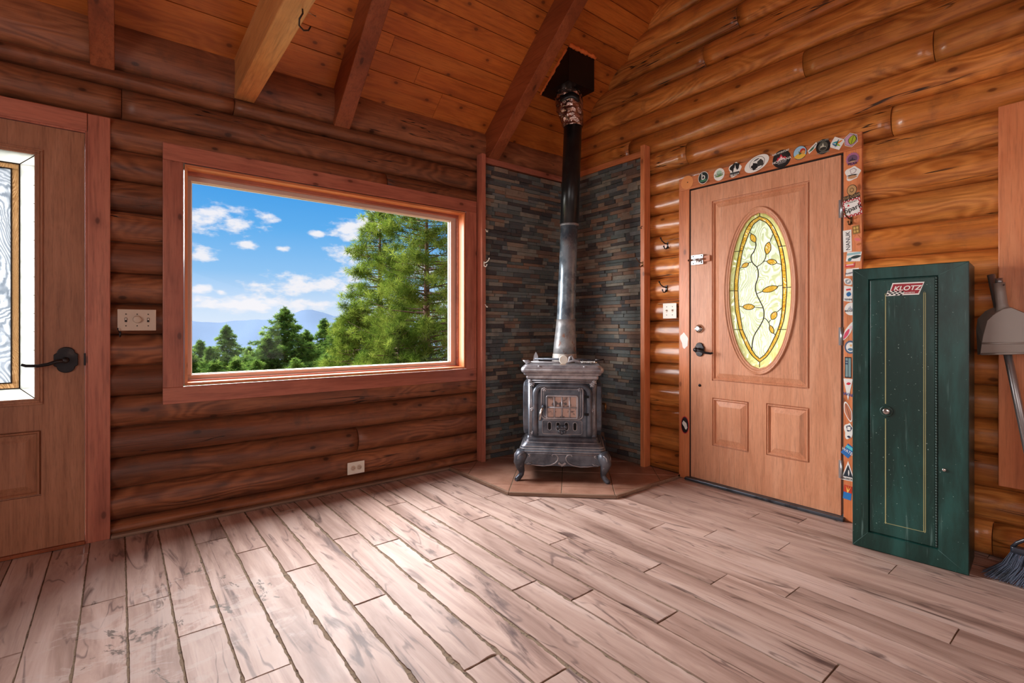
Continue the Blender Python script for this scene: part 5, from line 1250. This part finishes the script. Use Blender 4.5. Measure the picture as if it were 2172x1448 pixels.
cks = sticker(1807.5, 440, 39, 38, 'r', (190, 60, 66), 'red checkered border sticker with black script reading Spark', .14, ck, [('Spark', .1, -.12, .40, Bk, .15, .95), ('NOTHING BUT', 0, .6, .09, (110, 100, 100), 0, .9)])
sticker(1816, 487, 15, 18, 'r', (150, 112, 60), 'small gold patterned square sticker below the brass hook', .1, [('o', -.4, .4, .3, .3, (210, 176, 96), 0), ('o', .4, .4, .3, .3, (210, 176, 96), 0), ('o', -.4, -.4, .3, .3, (210, 176, 96), 0), ('o', .4, -.4, .3, .3, (210, 176, 96), 0)])
sticker(1797.5, 511, 18, 46, 'r', Wt, 'white upright rectangular sticker reading NANUK', .02, [], [('NANUK', .2, 0, .24, (40, 40, 48), PI/2, 1.0)])
sticker(1820, 512, 13, 30, 'b', (224, 140, 96), 'orange and pink leaping figure sticker beside the upright white one', .2, [('l', 0, .3, .6, .4, (226, 120, 120), 1), ('l', .1, -.4, .5, .3, (190, 110, 60), 1.6)])
sticker(1811, 544, 34, 22, 'p', Wt, 'white and teal sticker with a dark banner on the right casing', 0, [('r', 0, .55, .85, .22, (150, 190, 196), .05), ('l', .25, -.1, .7, .3, (40, 60, 60), .15), ('l', -.5, -.5, .3, .3, (70, 120, 130), 1)])
sticker(1803, 562, 22, 10, 'p', (216, 70, 70), 'small red badge sticker with a yellow top above the cabinet edge', .05, [('r', 0, .1, .7, .3, (240, 200, 190), 0), ('l', 0, .8, .9, .22, (240, 190, 60), 0)])
sticker(1808, 577, 30, 17, 'p', Wt, 'white sticker with small dark handwriting just above the green cabinet', .1, [], [('Avenue', -.3, -.1, .42, (50, 60, 90), .1, .9)])
sticker(1799, 597, 15, 19, 'l', Wt, 'white and grey fan shaped sticker just below the handwriting one', .8, [('l', 0, 0, .8, .6, (150, 156, 160), 0), ('l', .1, 0, .6, .2, Wt, 0)])
sticker(1799, 623, 20, 36, 'p', Wt, 'white sticker with red bar and blue fish beside the cabinet top', 0, [('r', .1, .5, .5, .1, (220, 60, 60), .1), ('l', .15, -.05, .6, .25, (40, 110, 170), 1.3)], [('TENN', 0, -.68, .16, (40, 60, 90), 0, .9)])
sticker(1805, 655, 27, 27, 'o', Wt, 'round white sticker with a faint grey mountain, half hidden by the cabinet', 0, [('m', -.1, .2, .4, .3, (170, 176, 186), 0)], [('RIDGE', -.3, -.3, .22, (50, 50, 60), .1, .9)])
sticker(1799, 702, 13, 44, 'l', Wt, 'slanted pink and white guitar like sticker beside the cabinet', -.45, [('l', -.0, -.3, .6, .55, (226, 80, 110), 0), ('o', .2, .4, .4, .2, (240, 200, 206), 0)])
sticker(1804, 736, 25, 28, 'o', (80, 100, 130), 'round sticker with grey blue ring and white centre beside the cabinet', 0, [('o', 0, 0, .74, .74, Wt, 0), ('l', 0, -.35, .5, .22, (90, 130, 160), 0), ('o', .1, .25, .2, .2, (236, 190, 130), 0)])
sticker(1799, 779, 14, 44, 'r', (36, 40, 44), 'dark outlined teal book spines sticker beside the cabinet', 0, [('r', -.42, 0, .36, .9, (130, 160, 164), 0), ('r', .48, 0, .36, .9, (130, 160, 164), 0), ('r', -.42, .35, .36, .06, (50, 70, 110), 0), ('r', -.42, .6, .36, .05, (50, 70, 110), 0)])
sticker(1799, 826, 20, 46, 't', Wt, 'white triangular sticker with blue script beside the cabinet', PI, [('l', -.1, -.55, .5, .12, (220, 50, 70), .3)], [('Wild', 0, .45, .22, (40, 80, 160), PI-.1, .9)])
sticker(1799, 873, 16, 44, 'l', Wt, 'white edged sticker shaped like a reddish brown feather', .25, [('l', 0, 0, .8, .84, (196, 124, 92), 0), ('r', 0, 0, .06, .8, (120, 66, 48), 0)])
sticker(1800, 914, 19, 34, 'b', Wt, 'white and navy paw print like sticker beside the cabinet', 0, [('b', .1, .35, .6, .4, (50, 60, 84), 0), ('r', .1, .35, .35, .22, Wt, 0), ('l', .1, -.7, .3, .2, (50, 60, 84), 1.4)])
sticker(1799, 956, 22, 28, 'p', (40, 110, 180), 'blue tilted sticker reading WATER beside the cabinet', -.5, [('r', 0, .55, .8, .2, (90, 200, 210), 0)], [('WATER', .1, -.1, .30, Wt, 0, .9)])
sticker(1799, 998, 30, 42, 't', Wt, 'white edged triangular sticker with a dark scene low on the casing', 0, [('t', 0, .0, .68, .62, (40, 50, 62), 0), ('l', .1, -.2, .1, .3, Wt, 0)], [('ALEISCK', -.05, -.82, .14, Bk, 0, .8)])
e = sticker(1798, 1044, 17, 30, 'r', (40, 120, 190), 'sticker of red and yellow sun rays over blue, lowest on the right casing', -.1, [('r', 0, .5, 1, .5, (200, 60, 40), 0), ('t', -.3, .5, .14, .5, (246, 206, 90), .35), ('t', .0, .5, .12, .5, (246, 206, 90), 0), ('t', .35, .5, .14, .5, (246, 206, 90), -.35)])
sticker(1453, 901, 17, 37, 'o', (190, 40, 56), 'oval black sticker with red edge and white figure low on the left casing', 0, [('o', 0, 0, .86, .90, (30, 26, 30), 0), ('b', 0, 0, .45, .5, Wt, .5)])
sticker(1451.5, 722, 15, 33, 'b', (240, 232, 224), 'peeled white paper remnant on the left casing beside the deadbolt', .2, [])
sticker(1457.5, 387, 26, 28, 'o', (232, 150, 88), 'pale round sticker outline in the left corner of the top casing', 0, [('o', .1, 0, .1, .1, (120, 70, 40), 0)])
for o in list(COL.objects):
    if o.name.startswith('sticker') and o.parent is None: pass

# ------------------------------------------------------------------ outside
def gz(d): return -1.2-.16*max(0, d-4)-.0006*max(0, d-4)**2
m_b = MB(); nr, na = 26, 40; g = []
for i in range(nr):
    r_ = 4+(i/(nr-1))**2*260; row = []
    for j in range(na):
        a = math.radians(-150+300*j/(na-1)); d_ = FW*math.cos(a)-RT*math.sin(a)
        row.append(m_b.vert((1+d_.x*r_, 1.4+d_.y*r_, gz(r_)+.4*math.sin(r_*.31+a*7))))
    g.append(row)
for i in range(nr-1):
    for j in range(na-1): m_b.face((g[i][j], g[i][j+1], g[i+1][j+1], g[i+1][j]), True)
tag(m_b.build('hillside', M['earth'], fix=False), 'green slope falling away outside the picture window', 'hillside', kind='structure')
# far ridge
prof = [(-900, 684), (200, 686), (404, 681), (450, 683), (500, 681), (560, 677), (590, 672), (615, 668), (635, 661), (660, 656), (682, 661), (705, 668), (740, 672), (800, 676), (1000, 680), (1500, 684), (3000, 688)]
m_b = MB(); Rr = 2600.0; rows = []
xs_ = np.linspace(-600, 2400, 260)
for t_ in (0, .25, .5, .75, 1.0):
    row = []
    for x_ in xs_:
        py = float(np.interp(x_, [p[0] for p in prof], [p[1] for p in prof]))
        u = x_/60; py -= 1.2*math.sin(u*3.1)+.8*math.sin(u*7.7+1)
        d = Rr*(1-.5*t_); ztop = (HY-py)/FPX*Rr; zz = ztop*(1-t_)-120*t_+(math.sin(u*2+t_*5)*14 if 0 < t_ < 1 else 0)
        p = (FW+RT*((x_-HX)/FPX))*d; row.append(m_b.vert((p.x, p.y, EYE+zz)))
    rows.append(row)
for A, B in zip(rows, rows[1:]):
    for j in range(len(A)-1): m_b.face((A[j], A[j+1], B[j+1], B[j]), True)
tag(m_b.build('mountains', M['mount'], fix=False), 'mountain ridge tinted pale blue as haze, with a low peak on the horizon', 'mountain', kind='structure')

def tri_mesh(name, P, tints, mat, parent):
    n_ = len(P)//3; me = bpy.data.meshes.new(name); me.vertices.add(n_*3); me.vertices.foreach_set('co', P.reshape(-1)); me.loops.add(n_*3); me.polygons.add(n_)
    me.loops.foreach_set('vertex_index', np.arange(n_*3, dtype=np.int32)); me.polygons.foreach_set('loop_start', np.arange(0, n_*3, 3, dtype=np.int32)); me.polygons.foreach_set('loop_total', np.full(n_, 3, dtype=np.int32))
    me.update(calc_edges=True); a = me.attributes.new('tint', 'FLOAT', 'POINT'); a.data.foreach_set('value', tints.astype(np.float32)); me.materials.append(mat)
    o = bpy.data.objects.new(name, me); COL.objects.link(o); o.parent = parent; return o
def needles(centres, radius, count, ln_, wd, up=.25, flat=1.0):
    """spiky clumps: count thin triangles radiating round each centre"""
    n_ = len(centres); d = rng.normal(size=(n_, count, 3)); d[..., 2] = d[..., 2]*flat+up; d /= np.linalg.norm(d, axis=2, keepdims=True)
    side = np.cross(d, rng.normal(size=d.shape)); side /= np.linalg.norm(side, axis=2, keepdims=True)
    base = centres[:, None, :]+d*(radius*rng.uniform(0, .55, (n_, count, 1))); L_ = ln_*rng.uniform(.6, 1.3, (n_, count, 1))
    P = np.stack([base-side*wd/2, base+side*wd/2, base+d*L_], axis=2)
    tt = np.clip(rng.uniform(0, 1, (n_, 1))*.7+rng.uniform(0, .3, (n_, count)), 0, 1); tt = np.repeat(tt[..., None], 3, axis=2)
    return P.reshape(-1, 3), tt.reshape(-1)
def tree(name, px, top_py, depth, hw_px, label, kind='fir', cat='tree', dens=1.0, base_z=None, lean=0.0, group='conifers outside the window'):
    pos = (FW+RT*((px-HX)/FPX))*depth; k_ = depth/FPX; ztop = EYE+(HY-top_py)*k_; zb = gz(depth)-.3 if base_z is None else base_z
    H = ztop-zb; hv = (EYE+(HY-788)*k_-zb)/H; EX = .42 if kind == 'pine' else .95; hw_px *= 1.0 if kind == 'pine' else 1.4; Rm = hw_px*k_/max(.3, (1-hv))**EX
    root = empty(name, (pos.x, pos.y, zb), 0, label, cat, group)
    tr_ = MB(); tp = [(lean*math.sin(i*.9)*.1, lean*math.cos(i*.7)*.1, H*i/10) for i in range(11)]; r0 = .024*H if kind == 'pine' else .014*H
    tr_.tube(tp, [max(.012, r0*(1-i/10.4)) for i in range(11)], 10)
    cs = []
    nb = int((150 if kind == 'pine' else 190)*dens)
    for i in range(nb):
        t_ = (i+rng.uniform(0, 1))/nb
        if kind == 'pine':
            h = .22+.78*t_; L = Rm*(1-h)**.42*rng.uniform(.55, 1.12)*(1 if h > .3 else .8); rise = rng.uniform(-.12, .35)
        else:
            h = .06+.94*t_; L = Rm*(1-h)**EX*rng.uniform(.60, 1.15)+.05; rise = rng.uniform(-.28, .06)
        if L < .03: continue
        a = i*2.39996+rng.uniform(-.4, .4); dx_, dy_ = math.cos(a), math.sin(a); z_ = H*h*.985
        mid = (dx_*L*.55, dy_*L*.55, z_+L*rise*.4); end = (dx_*L, dy_*L, z_+L*rise+(.10*L if kind == 'pine' else -.05*L))
        tr_.tube([(0, 0, z_), mid, end], [max(.006, r0*.22*(1-h)+.008), .010, .004], 5, cap=False)
        step_ = (.17 if kind == 'pine' else .13)*max(.7, depth/18)
        m_n = max(2, int(L/step_))
        for q in range(m_n+1):
            s_ = .25+.78*q/m_n
            if kind == 'pine' and s_ < .48: continue
            c = np.array([dx_*L*s_, dy_*L*s_, z_+L*rise*s_*.8])
            sp_ = L*.20*(1.15-s_)+.05
            for w_ in range(2 if kind == 'pine' else 3): cs.append(c+rng.normal(size=3)*np.array([sp_, sp_, sp_*.45]))
    cs = np.array(cs)
    for q in range(7): cs = np.vstack([cs, [[0, 0, H*(1-.01*q)]]])
    f = depth/14
    if kind == 'pine': P, tt = needles(cs, .17, 44, .125, .014*f, .35)
    else: P, tt = needles(cs, .07, 26, .105*f**.5, .016*f, -.05, .6)
    tri_mesh('foliage', P, tt, M['pine' if kind == 'pine' else 'fir'], root); tr_.build('trunk', M['bark'], root)
    return root
tree('pine_tree', 905, 372, 13.5, 158, 'tall ponderosa pine filling the right of the picture window', 'pine', dens=1.35)
tree('pine_tree', 806, 436, 16, 96, 'second pine touching the window top, left of the thick trunk', 'pine', dens=1.25)
tree('fir_tree', 604, 652, 22, 82, 'pointed dark fir in the middle foreground of the view', 'fir', dens=1.0)
tree('fir_tree', 481, 690, 25, 44, 'slim small fir standing clear near the left of the view', 'fir', dens=.7)
tree('fir_tree', 424, 722, 27, 36, 'low fir at the left edge of the picture window', 'fir', dens=.6)
tree('fir_tree', 446, 735, 24, 22, 'small fir between the left edge fir and the slim clear fir', 'fir', dens=.5)
tree('fir_tree', 529, 736, 24, 26, 'little fir in the dip left of the pointed dark fir', 'fir', dens=.5)
tree('fir_tree', 566, 712, 21, 34, 'bushy fir close against the left of the pointed dark fir', 'fir', dens=.6)
tree('fir_tree', 650, 700, 23, 36, 'fir close against the right of the pointed dark fir', 'fir', dens=.6)
tree('fir_tree', 688, 676, 25, 46, 'twin topped fir in the gap before the pines', 'fir', dens=.7)
tree('fir_tree', 716, 680, 21, 40, 'dark fir at the foot of the left pine', 'fir', dens=.7)
tree('pine_tree', 752, 650, 15, 70, 'short yellowish pine at the foot of the second pine', 'pine', dens=.9)
tree('pine_tree', 975, 520, 21, 90, 'pale pine showing behind the thick trunk at the right jamb', 'pine', dens=.8)
tree('pine_tree', 845, 690, 12, 90, 'low bushy young pine beneath the tall ponderosa', 'pine', dens=.8)
for px_, ty_, d_, l_ in ((408, 752, 19, 'lowest sapling fir in the left bottom corner of the window'), (500, 762, 18, 'sapling fir below the slim clear fir'), (545, 764, 17, 'sapling fir below the bushy fir'), (625, 760, 16.5, 'sapling fir in front of the pointed dark fir'), (690, 752, 16, 'sapling fir in front of the twin topped fir'), (770, 742, 14, 'sapling fir in front of the short yellowish pine'), (455, 764, 18, 'sapling fir between the two left corner firs')):
    tree('sapling_fir', px_, ty_, d_, 19, l_, 'fir', dens=.45)
